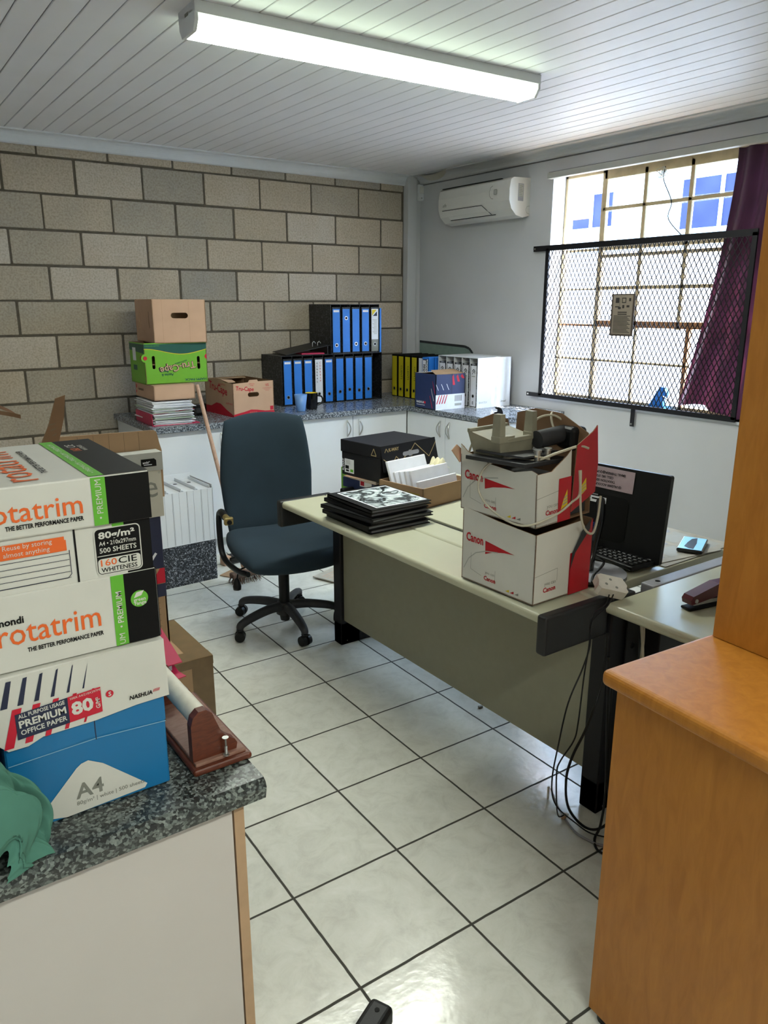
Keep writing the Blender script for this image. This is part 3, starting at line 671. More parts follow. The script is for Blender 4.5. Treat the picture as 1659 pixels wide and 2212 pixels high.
for x in (0.24, 0.28): mb.tube([(x, 0.10, 0.05), (x, 0.10, 0.075), (x+0.012, 0.10, 0.085), (x+0.024, 0.10, 0.072)], 0.003, M_chrome, 6)
mb.build('ring_mechanism', t)

# right-hand worktop leg: files facing -x  (rz=-90deg: local x -> -y, local y -> +x)
XB = -0.035
yl = [(-0.20, 'leftmost yellow binder beside the block wall corner', None), (-0.282, 'second yellow binder from the corner', 'pen_text'), (-0.364, 'third yellow binder from the corner', 'pen_text'), (-0.446, 'yellow binder next to the plain white binder', 'pen_text')]
for y, lb, ex in yl: binder((XB, y, HC), -PI/2, lb, 'yellow', 0.068, 0.06, 'yellow binders', cover=M_blk, extra=ex)
binder((XB, -0.53, HC), -PI/2, 'plain white binder between the yellow binders and the accounts binder', 'white', 0.07, 0.06, cover=M_blk)
binder((XB-0.03, -0.615, HC), -PI/2, 'white and blue binder marked ACCOUNTS and FINANCE behind the navy carton', 'white', 0.07, 0.06, cover=M_blue, extra='accounts')
binder((XB+0.02, -0.69, HC), -PI/2, 'dark blue ring binder squeezed beside the white file rack', 'blue', 0.03, 0.06, cover=M_blue)
case('file_rack', (XB+0.02, -0.735, HC), -PI/2, 5, 'white five-slot file rack with marbled binders on the right worktop', M_white, w=0.083, H=0.335, D=0.31, bands='white')
for k, lb in enumerate(('first marbled binder in the white rack, counted from the corner', 'second marbled binder in the white rack, counted from the corner', 'middle marbled binder in the white rack', 'fourth marbled binder in the white rack', 'marbled binder in the white rack nearest the window')):
    binder((XB+0.026, -0.742-0.083*k, HC+0.004), -PI/2, lb, 'white', 0.068, 0.075, 'marbled binders in the white rack', cover=M_marble2, extra='figure', h=0.29)
# green-grey board behind
mb = MB(); f = Fr((XR-0.02, -0.06, HC), (0, -1, 0), (0, 0, 1))
mb.plate(f, [(0, 0)]+[(0.64, 0)]+[(0.64, 0.30), (0.63, 0.34), (0.60, 0.365), (0.55, 0.378), (0.3, 0.385), (0, 0.395)], 0.012, mat('grey_green_board', '#7e9288', 0.4))
outline(mb, f, [(0.64, 0), (0.64, 0.30), (0.63, 0.34), (0.60, 0.365), (0.55, 0.378), (0.3, 0.385), (0, 0.395)], 0.018, M_dust, 0.001, False)
tag(mb.build('leaning_board'), 'grey-green board with a dark rim leaning on the wall behind the files', 'board')
# navy carton in front
t = thing('paper_carton', 'open navy paper carton with red and white stripes on the right worktop', 'box', (-0.305, -1.07, HC), 0)
W, D, H = 0.255, 0.225, 0.235
mb = MB(); F = faces(W, D, H)
mb.plate(F['front'], [(0, 0), (W, 0), (W, H*1.0), (W*0.55, H*0.985), (0, H)], 0.004, M_nblue, m2=M_cardd); mb.plate(F['left'], [(0, 0), (D, 0), (D, H), (0, H)], 0.004, M_nblue, m2=M_cardd)
mb.plate(F['right'], [(0, 0), (D, 0), (D, H), (0, H)], 0.004, M_nblue, m2=M_cardd); mb.plate(F['back'], [(0, 0), (W, 0), (W, H), (0, H)], 0.004, M_nblue, m2=M_cardd); mb.box((0, 0, 0), (W, D, 0.004), M_cardd)
f = F['front']; mb.rect(f, 0, 0.0, W, 0.10, M_sheet); mb.rect(f, 0.135, 0.10, 0.139, H, M_navy, 0.001)
for k in range(4): mb.poly(f, [(0.005+k*0.022, 0.04), (0.014+k*0.022, 0.04), (0.035+k*0.022, 0.098), (0.028+k*0.022, 0.098)], M_red, 0.001)
for k in range(3): mb.poly(f, [(0.02+k*0.045, 0.13), (0.024+k*0.045, 0.13), (0.004+k*0.045, 0.17), (0.0+k*0.045, 0.17)], M_sheet, 0.001)
for k in range(3): mb.poly(f, [(0.145+k*0.042, 0.16+0.02*k), (0.165+k*0.042, 0.16+0.02*k), (0.15+k*0.038, H-0.005), (0.14+k*0.036, H-0.02)], M_red, 0.001)
for k in range(6): mb.rect(f, 0.165+k*0.011, 0.05, 0.171+k*0.011, 0.09, M_grey, 0.0012)
mb.rect(f, 0.165, 0.02, 0.225, 0.036, M_greyl, 0.0012)
f = F['left']; mb.text(f, 'NASHUA', 0.02, 0.035, 0.015, M_sheet, bold=0.03)
mb.rect(f, 0.1, 0.035, 0.12, 0.05, M_red, 0.001); mb.rect(f, 0.02, 0.022, 0.11, 0.025, M_sheet, 0.001)
for k in range(3): mb.poly(f, [(0.19+0.013*k, 0.01+0.05*k), (0.196+0.013*k, 0.01+0.05*k), (0.165+0.013*k, 0.09+0.05*k), (0.162+0.013*k, 0.09+0.05*k)], M_red if k % 2 == 0 else M_sheet, 0.001)
mb.build('body', t)
mb = MB(); mb.plate(Fr((0.005, 0.01, H), (1, 0, 0), (0, 1, 0.25)), [(0, 0), (W-0.01, 0), (W-0.03, 0.09), (0.03, 0.09)], 0.003, M_card); mb.plate(Fr((0.005, D, H-0.004), (1, 0, 0), (0, -1, 0.1)), [(0, 0), (W-0.01, 0), (W-0.03, 0.08), (0.05, 0.08)], 0.003, M_sheet); mb.build('flap', t)
# black tape dispenser on worktop
mb = MB(); mb.plate(Fr((0, 0, 0), (1, 0, 0), (0, 0, 1)), [(0, 0), (0.055, 0), (0.055, 0.012), (0.045, 0.035), (0.025, 0.045), (0.0, 0.045), (0.006, 0.035), (0.02, 0.03), (0.02, 0.015), (0.0, 0.012)], 0.03, M_blackg)
tag(mb.build('tape_dispenser', loc=(-0.10, -1.42, HC), rz=-0.6), 'small glossy black tape dispenser near the worktop end', 'tape dispenser')
# cups
t = thing('cup', 'light blue tapered cup on the worktop in front of the blue binders', 'cup', (-1.055, -0.59, HC))
mb = MB(); mb.lathe([(0.0, 0.0), (0.026, 0), (0.029, 0.004), (0.043, 0.11), (0.040, 0.11), (0.027, 0.008), (0, 0.008)], M_mugb, 28); mb.build('body', t)
t = thing('mug', 'black mug with yellow inside beside the light blue cup', 'mug', (-0.945, -0.54, HC))
mb = MB(); mb.lathe([(0, 0), (0.034, 0), (0.038, 0.01), (0.043, 0.11)], M_blackg, 28); mb.lathe([(0.043, 0.11), (0.040, 0.11), (0.035, 0.012), (0, 0.012)], M_yp, 28); mb.build('body', t)
mb = MB(); mb.tube([(0.04, -0.01, 0.09), (0.07, -0.015, 0.08), (0.072, -0.016, 0.045), (0.036, -0.01, 0.025)], 0.0055, M_blackg, 8); mb.build('handle', t)

# ------------------------------------------------------------------ open cartons
def carton(name, label, loc, rz, W, D, H, m, mi=None, holes=None, th=0.005, cat='box', cuts=None, parts=None, bottom=True):
    t = thing(name, label, cat, loc, rz); mi = mi or m; F = faces(W, D, H); mb = MB(); holes = holes or {}
    for k, w_ in (('front', W), ('back', W), ('left', D), ('right', D)):
        top = (cuts or {}).get(k, [(w_, H), (0, H)])
        mb.plate(F[k], [(0, 0), (w_, 0)]+top, th, m, holes.get(k, ()), m2=mi, mh=mi)
    if bottom: mb.box((0, 0, 0), (W, D, th), mi)
    return t, mb, F
# left stack on worktop: red file with papers, flat brown box, green fruit box, tan box
t = thing('paper_stack', 'messy pile of white papers on a crimson file at the left end of the worktop', 'papers', (-2.08, -0.68, HC), -0.03)
mb = MB(); W = 0.245
mb.box((0, 0, 0), (0.285, 0.32, 0.003), M_pink); mb.box((-0.0, 0.0, 0), (0.003, 0.32, 0.065), M_pink)
mb.add([(0, 0, 0.065), (0.26, 0, 0.085), (0.26, 0.32, 0.085), (0, 0.32, 0.065)], [(0, 1, 2, 3)], M_pink)
mb.build('file', t)
mb = MB(); z = 0.004
for k in range(26):
    j = random.uniform; h_ = j(0.003, 0.007); a = j(-0.06, 0.06); x0 = 0.012+j(-0.008, 0.012)+(0.0 if k < 10 else 0.0); w_ = 0.235+j(-0.012, 0.014)
    mb.T = Matrix.Translation((x0, 0.002+j(-0.004, 0.02), z)) @ Matrix.Rotation(a, 4, 'Z') @ Matrix.Rotation(j(-0.012, 0.012), 4, 'Y')
    mm_ = M_sheet if k not in (6, 12, 17) else mat('pale_green_sheet', '#a9b9a4', 0.7)
    mb.box((0, 0, 0), (w_, 0.31, h_-0.0012), mm_); z += h_
mb.T = Matrix.Identity(4); PZ = z; mb.build('sheets', t)
PZ = HC+PZ+0.006
t, mb, F = carton('flat_box', 'flat brown box between the paper pile and the green fruit box', (-2.05, -0.66, PZ), -0.02, 0.245, 0.35, 0.085, M_cardp)
mb.text(F['left'], 'Verimark', 0.06, 0.04, 0.02, M_ink, it=0.3); mb.rect(F['left'], 0.01, 0.05, 0.03, 0.07, M_red); mb.rect(F['left'], 0.005, 0.02, 0.02, 0.035, M_red)
mb.box((0.0, 0.0, 0.083), (0.245, 0.35, 0.086), M_cardp); mb.build('body', t)
GZ = PZ+0.088
t, mb, F = carton('fruit_box', 'bright green apple box with upside-down lettering in the left stack', (-2.07, -0.60, GZ), -0.01, 0.375, 0.27, 0.235, M_fgreen, M_cardd,
    {'front': [stadium(0.052, 0.125, 0.018, 0.075), stadium(0.322, 0.115, 0.018, 0.075)]})
f = F['front']; top = [(x/20*0.375, 0.185+0.017*math.cos(x/20*5.2)) for x in range(21)]
mb.poly(f, top+[(0.375, 0.228), (0, 0.228)], M_dgreen); outline(mb, f, top, 0.003, M_yp, 0.001, False)
mb.text(f, 'Tru-Cape', 0.300, 0.125, 0.041, M_ink, rot=PI+0.14, bold=0.045, z=0.0010, w=0.225)
mb.text(f, 'Tru-Cape', 0.298, 0.125, 0.040, M_cardp, rot=PI+0.14, bold=0.012, z=0.0016, w=0.215)
mb.text(f, 'SOUTH AFRICA', 0.25, 0.135, 0.008, M_dgreen, rot=PI+0.25, bold=0.02); mb.text(f, 'Apples &', 0.165, 0.058, 0.014, M_dgreen, rot=PI, bold=0.02); mb.text(f, 'Pears', 0.135, 0.078, 0.014, M_dgreen, rot=PI, bold=0.02)
mb.text(f, 'HAPPI PACK', 0.365, 0.024, 0.013, M_dgreen, rot=PI, bold=0.025, w=0.135); mb.text(f, 'FOLLOW THE WORLD', 0.09, 0.222, 0.006, M_limeg, rot=PI); 
mb.poly(f, circ(0.005, 0.15, 0.011), M_red, 0.001); ring(mb, f, 0.005, 0.15, 0.013, 0.024, M_fgreen, 0.0012); mb.poly(f, [(0.36, 0.15), (0.366, 0.138), (0.374, 0.135), (0.374, 0.165), (0.366, 0.162)], M_red, 0.001)
f = F['left']; mb.poly(f, [(0, 0.19), (0.27, 0.175), (0.27, 0.228), (0, 0.228)], M_dgreen); mb.rect(f, 0.06, 0.13, 0.12, 0.205, M_sheet, 0.0012); mb.rect(f, 0.06, 0.075, 0.13, 0.105, M_dgreen, 0.001); mb.poly(f, circ(0.21, 0.15, 0.012), M_red, 0.001)
mb.build('body', t)
mb = MB(); mb.box((0.005, 0.005, 0.11), (0.37, 0.265, 0.115), M_cardd); mb.build('inner_tray', t)
t, mb, F = carton('cardboard_box', 'plain tan box with oval hand hole on top of the green fruit box', (-2.005, -0.60, GZ+0.232), -0.09, 0.31, 0.42, 0.245, M_cardp, M_card,
    {'front': [stadium(0.155, 0.155, 0.10, 0.032)], 'left': [stadium(0.33, 0.13, 0.016, 0.10), stadium(0.09, 0.13, 0.016, 0.10)]})
for x in (0.055, 0.21): mb.rect(F['front'], x, 0, x+0.001, 0.245 if x > 0.1 else 0.245, M_card, 0.0008)
mb.build('body', t)
mb = MB(); mb.plate(Fr((0.005, 0.415, 0.245), (1, 0, 0), (0, -1, -0.02)), [(0, 0), (0.30, 0), (0.30, 0.02), (0, 0.02)], 0.003, M_card); mb.plate(Fr((0.30, 0.02, 0.243), (0, 1, 0), (-1, 0, -0.05)), [(0, 0), (0.37, 0), (0.37, 0.12), (0, 0.03)], 0.003, M_cardd); mb.build('flap', t)
# brown Tru-Cape carton
t, mb, F = carton('fruit_box', 'open brown apple box printed in red, between paper pile and binders', (-1.545, -0.62, HC), 0.04, 0.285, 0.40, 0.215, M_cardp, M_cardd,
    {'front': [stadium(0.14, 0.135, 0.078, 0.027)]}, cuts={'front': [(0.285, 0.215), (0.175, 0.215), (0.17, 0.226), (0.115, 0.226), (0.105, 0.212), (0, 0.208)], 'left': [(0.40, 0.208), (0.3, 0.21), (0.22, 0.225), (0.12, 0.228), (0.1, 0.214), (0, 0.215)]})
f = F['front']; mb.text(f, 'Tru-Cape', 0.018, 0.168, 0.026, M_red, rot=-0.1, bold=0.02, w=0.125); mb.text(f, 'APPLES &', 0.11, 0.198, 0.007, M_red); mb.text(f, 'PEARS', 0.12, 0.188, 0.006, M_red); mb.text(f, 'HAPPI', 0.225, 0.19, 0.007, M_red, bold=0.02); mb.text(f, 'PACK', 0.228, 0.181, 0.007, M_red, bold=0.02)
for k in range(3): mb.rect(f, 0.205+0.01*k, 0.17-k*0.008, 0.27-0.01*k, 0.1715-k*0.008, M_red)
mb.poly(f, [(0, 0), (0.285, 0), (0.285, 0.026), (0.22, 0.028), (0.16, 0.038), (0.12, 0.042), (0.07, 0.03), (0, 0.018)], M_red); mb.text(f, 'PRODUCE OF', 0.11, 0.022, 0.006, M_cardp); mb.text(f, 'SOUTH AFRICA', 0.10, 0.012, 0.006, M_cardp); mb.rect(f, 0.255, 0.03, 0.278, 0.055, M_red, 0.001)
f = F['left']; mb.text(f, 'Tru-Cape', 0.06, 0.16, 0.05, M_red, rot=-0.12, bold=0.02, w=0.26); mb.text(f, 'Apples & Pears', 0.2, 0.19, 0.012, M_red); mb.poly(f, [(0, 0), (0.40, 0), (0.40, 0.012), (0.3, 0.04), (0.22, 0.07), (0.16, 0.072), (0.08, 0.045), (0, 0.045)], M_red); mb.text(f, 'HAPPI PACK', 0.3, 0.075, 0.012, M_red)
mb.build('body', t)
mb = MB(); mb.plate(Fr((0.0, 0.06, 0.213), (1, 0, 0), (-0.2, 1, 0.12)), [(0, 0), (0.05, 0), (0.075, 0.07), (0.02, 0.11)], 0.003, M_cardp); mb.plate(Fr((0.28, 0.39, 0.212), (-1, 0, 0), (0, -1, 0.05)), [(0, 0), (0.27, 0), (0.25, 0.1), (0.05, 0.12)], 0.003, M_card); mb.build('flap', t)
mb = MB(); mb.box((0, 0, 0), (0.085, 0.06, 0.075), M_blackg, bev=0.006); mb.box((0.01, -0.002, 0.02), (0.06, 0.0, 0.05), M_dust); tag(mb.build('radio', loc=(-1.72, -0.42, HC), rz=0.1), 'small black box behind the paper pile and the broom stick', 'box')
# broom
t = thing('broom', 'broom with bare wooden stick leaning against the worktop, head on the floor', 'broom', (-1.80, -1.22, 0))
p0 = Vector((0, 0, 0.07)); p1 = Vector((-0.03, 0.455, 1.07))
mb = MB(); mb.cyl(p0, p1, 0.0125, 0.0115, M_stick, 12); mb.build('handle', t)
mb = MB(); mb.box((-0.08, -0.03, 0.03), (0.09, 0.03, 0.06), M_dirt, bev=0.01); mb.build('head', t)
mb = MB()
for k in range(90):
    x = random.uniform(-0.078, 0.085); y = random.uniform(-0.025, 0.025); mb.cyl((x, y, 0.04), (x*1.15+random.uniform(-0.01, 0.01), y*2.2, 0.002), 0.0025, 0.0015, M_dirt, 4, caps=False)
bo = mb.build('bristles', t); bo['kind'] = 'stuff'
# floor debris
mb = MB(); mb.box((0, 0, 0), (0.15, 0.11, 0.004), M_card); mb.box((0.08, -0.005, 0.004), (0.115, 0.03, 0.006), M_red); tag(mb.build('cardboard_scrap', loc=(-1.83, -1.16, 0.002), rz=0.5), 'torn cardboard scrap on the tiles beside the broom head', 'cardboard')
mb = MB(); mb.box((0, 0, 0), (0.13, 0.075, 0.05), M_blackg, bev=0.012); mb.box((-0.03, 0.005, 0), (0.02, 0.06, 0.055), M_cardp, bev=0.006); tag(mb.build('crumpled_bag', loc=(-1.76, -0.93, 0.001), rz=0.2), 'black plastic bundle with brown end on the floor under the chair', 'rubbish')
def sheet_stack(loc, rz, lb, n, w_, d_, cat='newspaper', name='newspaper'):
    mb = MB(); z = 0
    for k in range(n):
        mb.T = Matrix.Translation((random.uniform(-.01, .01), random.uniform(-.01, .01), z)) @ Matrix.Rotation(random.uniform(-.1, .1), 4, 'Z')
        mb.box((0, 0, 0), (w_, d_, 0.006), M_news if k % 2 else M_card); z += 0.007
    f = Fr((0, 0, 0.0), (1, 0, 0), (0, 1, 0)); mb.rect(f, w_*.3, d_*.2, w_*.55, d_*.45, M_red, 0.0075); mb.rect(f, w_*.6, d_*.3, w_*.9, d_*.7, M_sheet, 0.0075)
    for k in range(7): mb.rect(f, w_*.08, d_*(.1+.11*k), w_*.95, d_*(.12+.11*k), M_cardp, 0.0072)
    return tag(mb.build(name, loc=loc, rz=rz), lb, cat)
sheet_stack((-1.38, -1.62, 0.001), 0.3, 'flattened printed cardboard on the floor behind the chair base', 2, 0.3, 0.22, 'cardboard', 'cardboard_sheet')
sheet_stack((-1.12, -1.25, 0.001), 0.1, 'brown lined printed sheets on the floor beyond the chair seat', 6, 0.45, 0.42, 'papers', 'printed_sheet')

# ================================================================== white file rack on the floor
t = thing('file_rack', 'white file rack with marbled lower half standing on the floor beside the chair', 'file rack', (-2.24, -1.10, 0), 0.04)
W, D, H = 0.335, 0.30, 0.60
mb = MB(); 
mb.box((0, 0, 0), (W, D, 0.235), M_fleck); mb.box((0, 0, 0.235), (W, 0.004, 0.535), M_white); mb.box((0, 0, 0.235), (0.004, D, 0.535), M_white); mb.box((W-0.004, 0, 0.235), (W, D, 0.555), M_white); mb.box((0, D-0.004, 0.235), (W, D, 0.57), M_white)
mb.build('shell', t)
for k in range(4):
    mb = MB(); x = 0.004+k*0.083; mb.box((x, 0.002, 0.24), (x+0.062, D-0.01, 0.535), M_white, bev=0.002, seg=1); mb.box((x+0.064, 0.004, 0.24), (x+0.067, D-0.01, 0.552), M_white)
    f = Fr((x, 0, 0.5352), (1, 0, 0), (0, 1, 0)); mb.poly(f, circ(0.03, 0.20, 0.012), M_blk, 0.001); mb.rect(f, 0.01, 0.23, 0.05, 0.236, M_greyl, 0.001)
    f = Fr((x, 0.0, 0.24), (1, 0, 0), (0, 0, 1))
    for q in (0.01, 0.014, 0.05): mb.rect(f, q, 0, q+0.0012, 0.295, M_film, 0.0012)
    mb.build('file', t)

# ================================================================== LEFT FLOOR STACK
t = thing('cardboard_box', 'large taped brown box on the floor behind the near counter', 'box', (-3.10, -2.72, 0), 0)
W, D, H = 0.497, 0.37, 0.36
mb = MB(); mb.box((0, 0, 0), (W, D, H), M_card, bev=0.003, seg=1); F = faces(W, D, H)
mb.rect(F['front'], 0.42, 0, 0.495, H, M_cardt); mb.rect(F['front'], 0, 0.33, W, H, M_cardt, 0.0009); mb.rect(F['front'], 0.14, 0, 0.20, H, M_cardt, 0.0009)
mb.rect(F['top'], 0.42, 0, 0.496, D, M_cardt); mb.rect(F['top'], 0, 0, W, 0.05, M_cardt, 0.0009); mb.poly(F['top'], [(0, 0.1), (0.45, 0.03), (0.45, 0.06), (0, 0.16)], M_cardt, 0.0011)
mb.build('body', t)
def sealed(name, label, loc, rz, W, D, H, m, deco=None, cat='box', bev=0.002):
    t = thing(name, label, cat, loc, rz); mb = MB(); mb.box((0, 0, 0), (W, D, H), m, bev=bev, seg=1); F = faces(W, D, H)
    if deco: deco(mb, F, W, D, H)
    mb.build('body', t); return t
def d_lined(mb, F, W, D, H):
    f = F['front']
    for k in range(15): mb.rect(f, 0.02, 0.015+k*0.02, W-0.015, 0.0165+k*0.02, M_cardt)
    mb.rect(f, W-0.045, 0, W-0.0435, H, M_cardt); 
sealed('lined_carton', 'brown carton printed with a ruled grid in the left floor stack', (-3.05, -2.735, 0.361), 0, 0.292, 0.055, 0.30, M_card, d_lined)
def d_nash(mb, F, W, D, H):
    f = F['front']; mb.rect(f, 0, 0, W, 0.05, M_card); mb.poly(f, [(W-0.05, 0.0), (W-0.0, 0.0), (W-0.0, 0.05), (W-0.015, 0.05)], M_red, 0.001)
    mb.rect(f, W-0.05, -0.045, W, -0.002, M_navy, 0.0015); mb.poly(f, [(W-0.05, 0.075), (W-0.042, 0.07), (W-0.02, 0.1), (W-0.026, 0.105)], M_sheet, 0.001)
sealed('navy_carton', 'navy carton with brown base between the ruled carton and the grey lidded box', (-3.05, -2.735, 0.662), 0, 0.299, 0.055, 0.218, M_navy, d_nash)
t = thing('archive_box', 'cream box with light grey lid and black maker sticker', 'box', (-3.0, -2.735, 0.881), 0)
mb = MB(); mb.box((0, 0, 0), (0.262, 0.05, 0.20), M_cream); f = faces(0.262, 0.05, 0.2)['front']
mb.text(f, 'e', 0.205, 0.065, 0.075, M_grey, bold=0.0); ring(mb, f, 0.256, 0.14, 0.002, 0.003, M_grey)
mb.build('body', t)
mb = MB(); mb.box((-0.004, -0.005, 0.148), (0.268, 0.052, 0.204), M_greyl); f = Fr((-0.004, -0.005, 0.148), (1, 0, 0), (0, 0, 1))
mb.poly(f, [(0.205, 0.014), (0.252, 0.014), (0.252, 0.032), (0.246, 0.038), (0.205, 0.038)], M_blk); mb.text(f, 'ambi*', 0.21, 0.024, 0.007, M_sheet, bold=0.02); mb.rect(f, 0.213, 0.019, 0.238, 0.021, M_sheet, 0.001)
mb.build('lid', t)
t, mb, F = carton('cardboard_box', 'tall open brown carton with raised flaps behind the grey lidded box', (-3.03, -2.67, 0.362), 0, 0.30, 0.30, 0.60, M_card, M_card)
mb.T = Matrix.Identity(4)
mb.build('body', t)
f = Fr((0.02, -0.004, 0.565), (1, 0, 0), (0, 0, 1)); mb = MB(); mb.plate(f, [(0, 0), (0.298, 0), (0.30, 0.15), (0.294, 0.175), (0.288, 0.208), (0.28, 0.215), (0.0, 0.22)], 0.005, M_card)
for k in range(5): mb.rect(f, 0.05+k*0.045, 0.10, 0.0512+k*0.045, 0.215, M_cardt)
mb.build('flap', t)
f = Fr((-0.035, -0.01, 0.70), (1, 0, 0), (0, 0.03, 1)); mb = MB(); mb.plate(f, [(0, 0), (0.052, 0), (0.053, 0.07), (0.075, 0.14), (0.085, 0.205), (0.058, 0.197), (0.03, 0.12), (0.0, 0.06)], 0.006, M_cardd, mh=M_card)
for k in range(3): mb.poly(f, [(0.03+0.004*k, 0.12-0.015*k), (0.05, 0.125-0.015*k), (0.05, 0.128-0.015*k), (0.03+0.004*k, 0.124-0.015*k)], M_cardt, 0.001)
mb.build('flap', t)
t = thing('cardboard_box', 'open carton at the left picture edge with one flap jutting out', 'box', (-3.65, -2.55, 0), 0)
mb = MB(); mb.box((0, 0, 0), (0.5, 0.4, 1.16), M_card); mb.build('body', t)
mb = MB(); mb.grid(lambda u, v: Vector((0.47+0.10*u-0.035*v, 0.02+0.22*v, 1.155+0.09-0.05*u*u+0.01*v)), 10, 4, M_cardp); mb.grid(lambda u, v: Vector((0.40+0.21*u, 0.02, 1.155+0.085*(1-v)-0.05*u*u*(1-v)-0.005*v)) if False else Vector((0.40+0.17*u, 0.018, 1.232-0.03*u*u-0.012*v)), 10, 2, M_cardd); mb.build('flap', t)

# ================================================================== NEAR COUNTER
NZ = 0.80
mb = MB(); prof = [(-4.045, NZ-0.036), (-4.05, NZ-0.014), (-4.047, NZ-0.006), (-4.04, NZ-0.001), (-4.03, NZ), (-3.55, NZ), (-3.55, NZ-0.036)]
n = len(prof); x0, x1 = -4.19, -3.048
mb.add([(x0, a, b_) for a, b_ in prof]+[(x1, a, b_) for a, b_ in prof], [(i, (i+1) % n, (i+1) % n+n, i+n) for i in range(n)]+[tuple(reversed(range(n))), tuple(range(n, 2*n))], M_granite)
mb.f = [list(reversed(f)) for f in mb.f]
tag(mb.build('worktop'), 'dark granite-look counter top in the left foreground', 'worktop')
t = thing('counter_cabinet', 'off-white foreground cabinet with tan edge strip under the dark counter', 'cabinet', (-3.075, -4.0, 0))
mb = MB(); mb.box((-1.11, 0.003, 0.0), (-0.018, 0.44, NZ-0.037), M_whitewarm); mb.build('carcass', t)
mb = MB(); mb.box((-1.11, -0.016, 0.0), (-0.0195, 0.0015, NZ-0.04), M_whitewarm); mb.build('door', t)
mb = MB(); mb.box((-0.017, -0.018, 0), (0, 0.44, NZ-0.037), M_tan); mb.build('end_panel', t)
# A4 box stack
t = thing('paper_box', 'blue A4 paper box under a red and white striped lid on the dark counter', 'box', (-3.395, -3.968, NZ))
W, D, H = 0.222, 0.30, 0.235
mb = MB(); mb.box((0, 0, 0), (W, D, H), M_cyan, bev=0.002, seg=1); f = faces(W, D, H)['front']
mb.add([f.p(0.002, 0.105, 0.0008), f.p(0.118, 0.118, 0.0025), f.p(0.118, 0.235, 0.0025), f.p(0.002, 0.235, 0.0008)], [(0, 1, 2, 3)], M_cyan)
mb.add([f.p(0.120, 0.105, 0.0008), f.p(W, 0.11, 0.0015), f.p(W, 0.235, 0.0015), f.p(0.120, 0.235, 0.003)], [(0, 1, 2, 3)], M_cyan)
outline(mb, f, [(0.002, 0.11), (0.12, 0.114), (W, 0.108)], 0.0012, mat('worn_crease', '#7fb0cc', 0.6), 0.003, False); outline(mb, f, [(0.119, 0.112), (0.119, 0.2)], 0.0014, M_navy, 0.0032, False)
dp = [(0.012, 0.016), (0.02, 0.004), (0.056, 0.0035), (0.185, 0.022), (0.187, 0.03), (0.128, 0.083), (0.118, 0.087), (0.108, 0.085)]
dp = [(0.036, 0.020), (0.045, 0.008), (0.068, 0.002), (0.182, 0.006), (0.186, 0.012), (0.125, 0.070), (0.105, 0.082), (0.095, 0.080), (0.088, 0.075)]
mb.poly(f, dp, M_paper, 0.0012); mb.text(f, 'A4', 0.083, 0.026, 0.024, M_grey, bold=0.02, z=0.002); mb.text(f, '80g/m\u00b2 | white | 500 sheets', 0.083, 0.0155, 0.0065, M_grey, z=0.002)
mb.build('body', t)
mb = MB(); z0, z1 = 0.147, 0.243; dr = -0.006
L_ = lambda x, z, y=-0.006: (x, y, z)
mb.box((-0.005, -0.006, z0+0.006), (W+0.006, D+0.006, z1), M_paper, bev=0.002, seg=1)
mb.plate(Fr((0, -0.0062, 0), (1, 0, 0), (0, 0, 1)), [(-0.006, z0+0.0), (0.005, z0-0.012), (0.03, z0-0.012), (0.05, z0-0.004), (0.12, z0-0.003), (0.18, z0+0.003), (W+0.007, z0+0.004), (W+0.005, z1), (-0.004, z1-0.002)], 0.003, M_paper)
f = Fr((0, -0.0062, 0), (1, 0, 0), (0, 0, 1))
for k in range(6): w_ = 0.0085-k*0.0012; x = 0.002+k*0.021; mb.poly(f, [(x, z0+0.052), (x+w_, z0+0.052), (x+w_+0.009, z1-0.006+0.0005*k), (x+0.011, z1-0.006)], M_navy, 0.001)
for k in range(5): w_ = 0.012-k*0.0022; x = 0.0+k*0.026; mb.poly(f, [(x, z0-0.008+0.002*k), (x+w_, z0-0.008+0.002*k), (x+w_+0.016, z0+0.048), (x+0.016, z0+0.048)], M_red, 0.001)
mb.poly(f, [(0.018, z0+0.002), (0.086, z0+0.006), (0.086, z0+0.045), (0.018, z0+0.040)], M_navy, 0.0016); mb.poly(f, [(0.086, z0+0.006), (0.131, z0+0.009), (0.131, z0+0.048), (0.086, z0+0.045)], M_red, 0.0016)
mb.text(f, 'ALL PURPOSE USAGE', 0.022, z0+0.033, 0.006, M_paper, rot=0.06, z=0.002, w=0.06, bold=0.02); mb.text(f, 'PREMIUM', 0.022, z0+0.019, 0.0105, M_paper, rot=0.06, z=0.002, bold=0.03, w=0.061); mb.text(f, 'OFFICE PAPER', 0.023, z0+0.008, 0.0075, M_paper, rot=0.06, z=0.002, bold=0.02, w=0.06)
mb.text(f, '80', 0.09, z0+0.016, 0.019, M_paper, rot=0.06, z=0.002, bold=0.04, w=0.03); mb.text(f, 'G/M\u00b2', 0.1285, z0+0.016, 0.006, M_paper, rot=PI/2, z=0.002, bold=0.02); mb.text(f, '500X A4/210X297MM', 0.089, z0+0.040, 0.0035, M_paper, rot=0.06, z=0.002)
mb.poly(f, circ(0.143, z0+0.033, 0.0055), M_red, 0.0014); mb.text(f, 'S', 0.143, z0+0.030, 0.0065, M_paper, z=0.002, align='c', bold=0.03)
mb.text(f, 'NASHUA', 0.170, z0+0.014, 0.0065, M_blk, z=0.0014, bold=0.03, w=0.034, it=0.15); [mb.poly(f, [(0.205+0.002*k, z0+0.0165), (0.206+0.002*k, z0+0.0165), (0.2075+0.002*k, z0+0.021), (0.2065+0.002*k, z0+0.021)], M_red, 0.0014) for k in range(5)]
mb.build('lid', t)
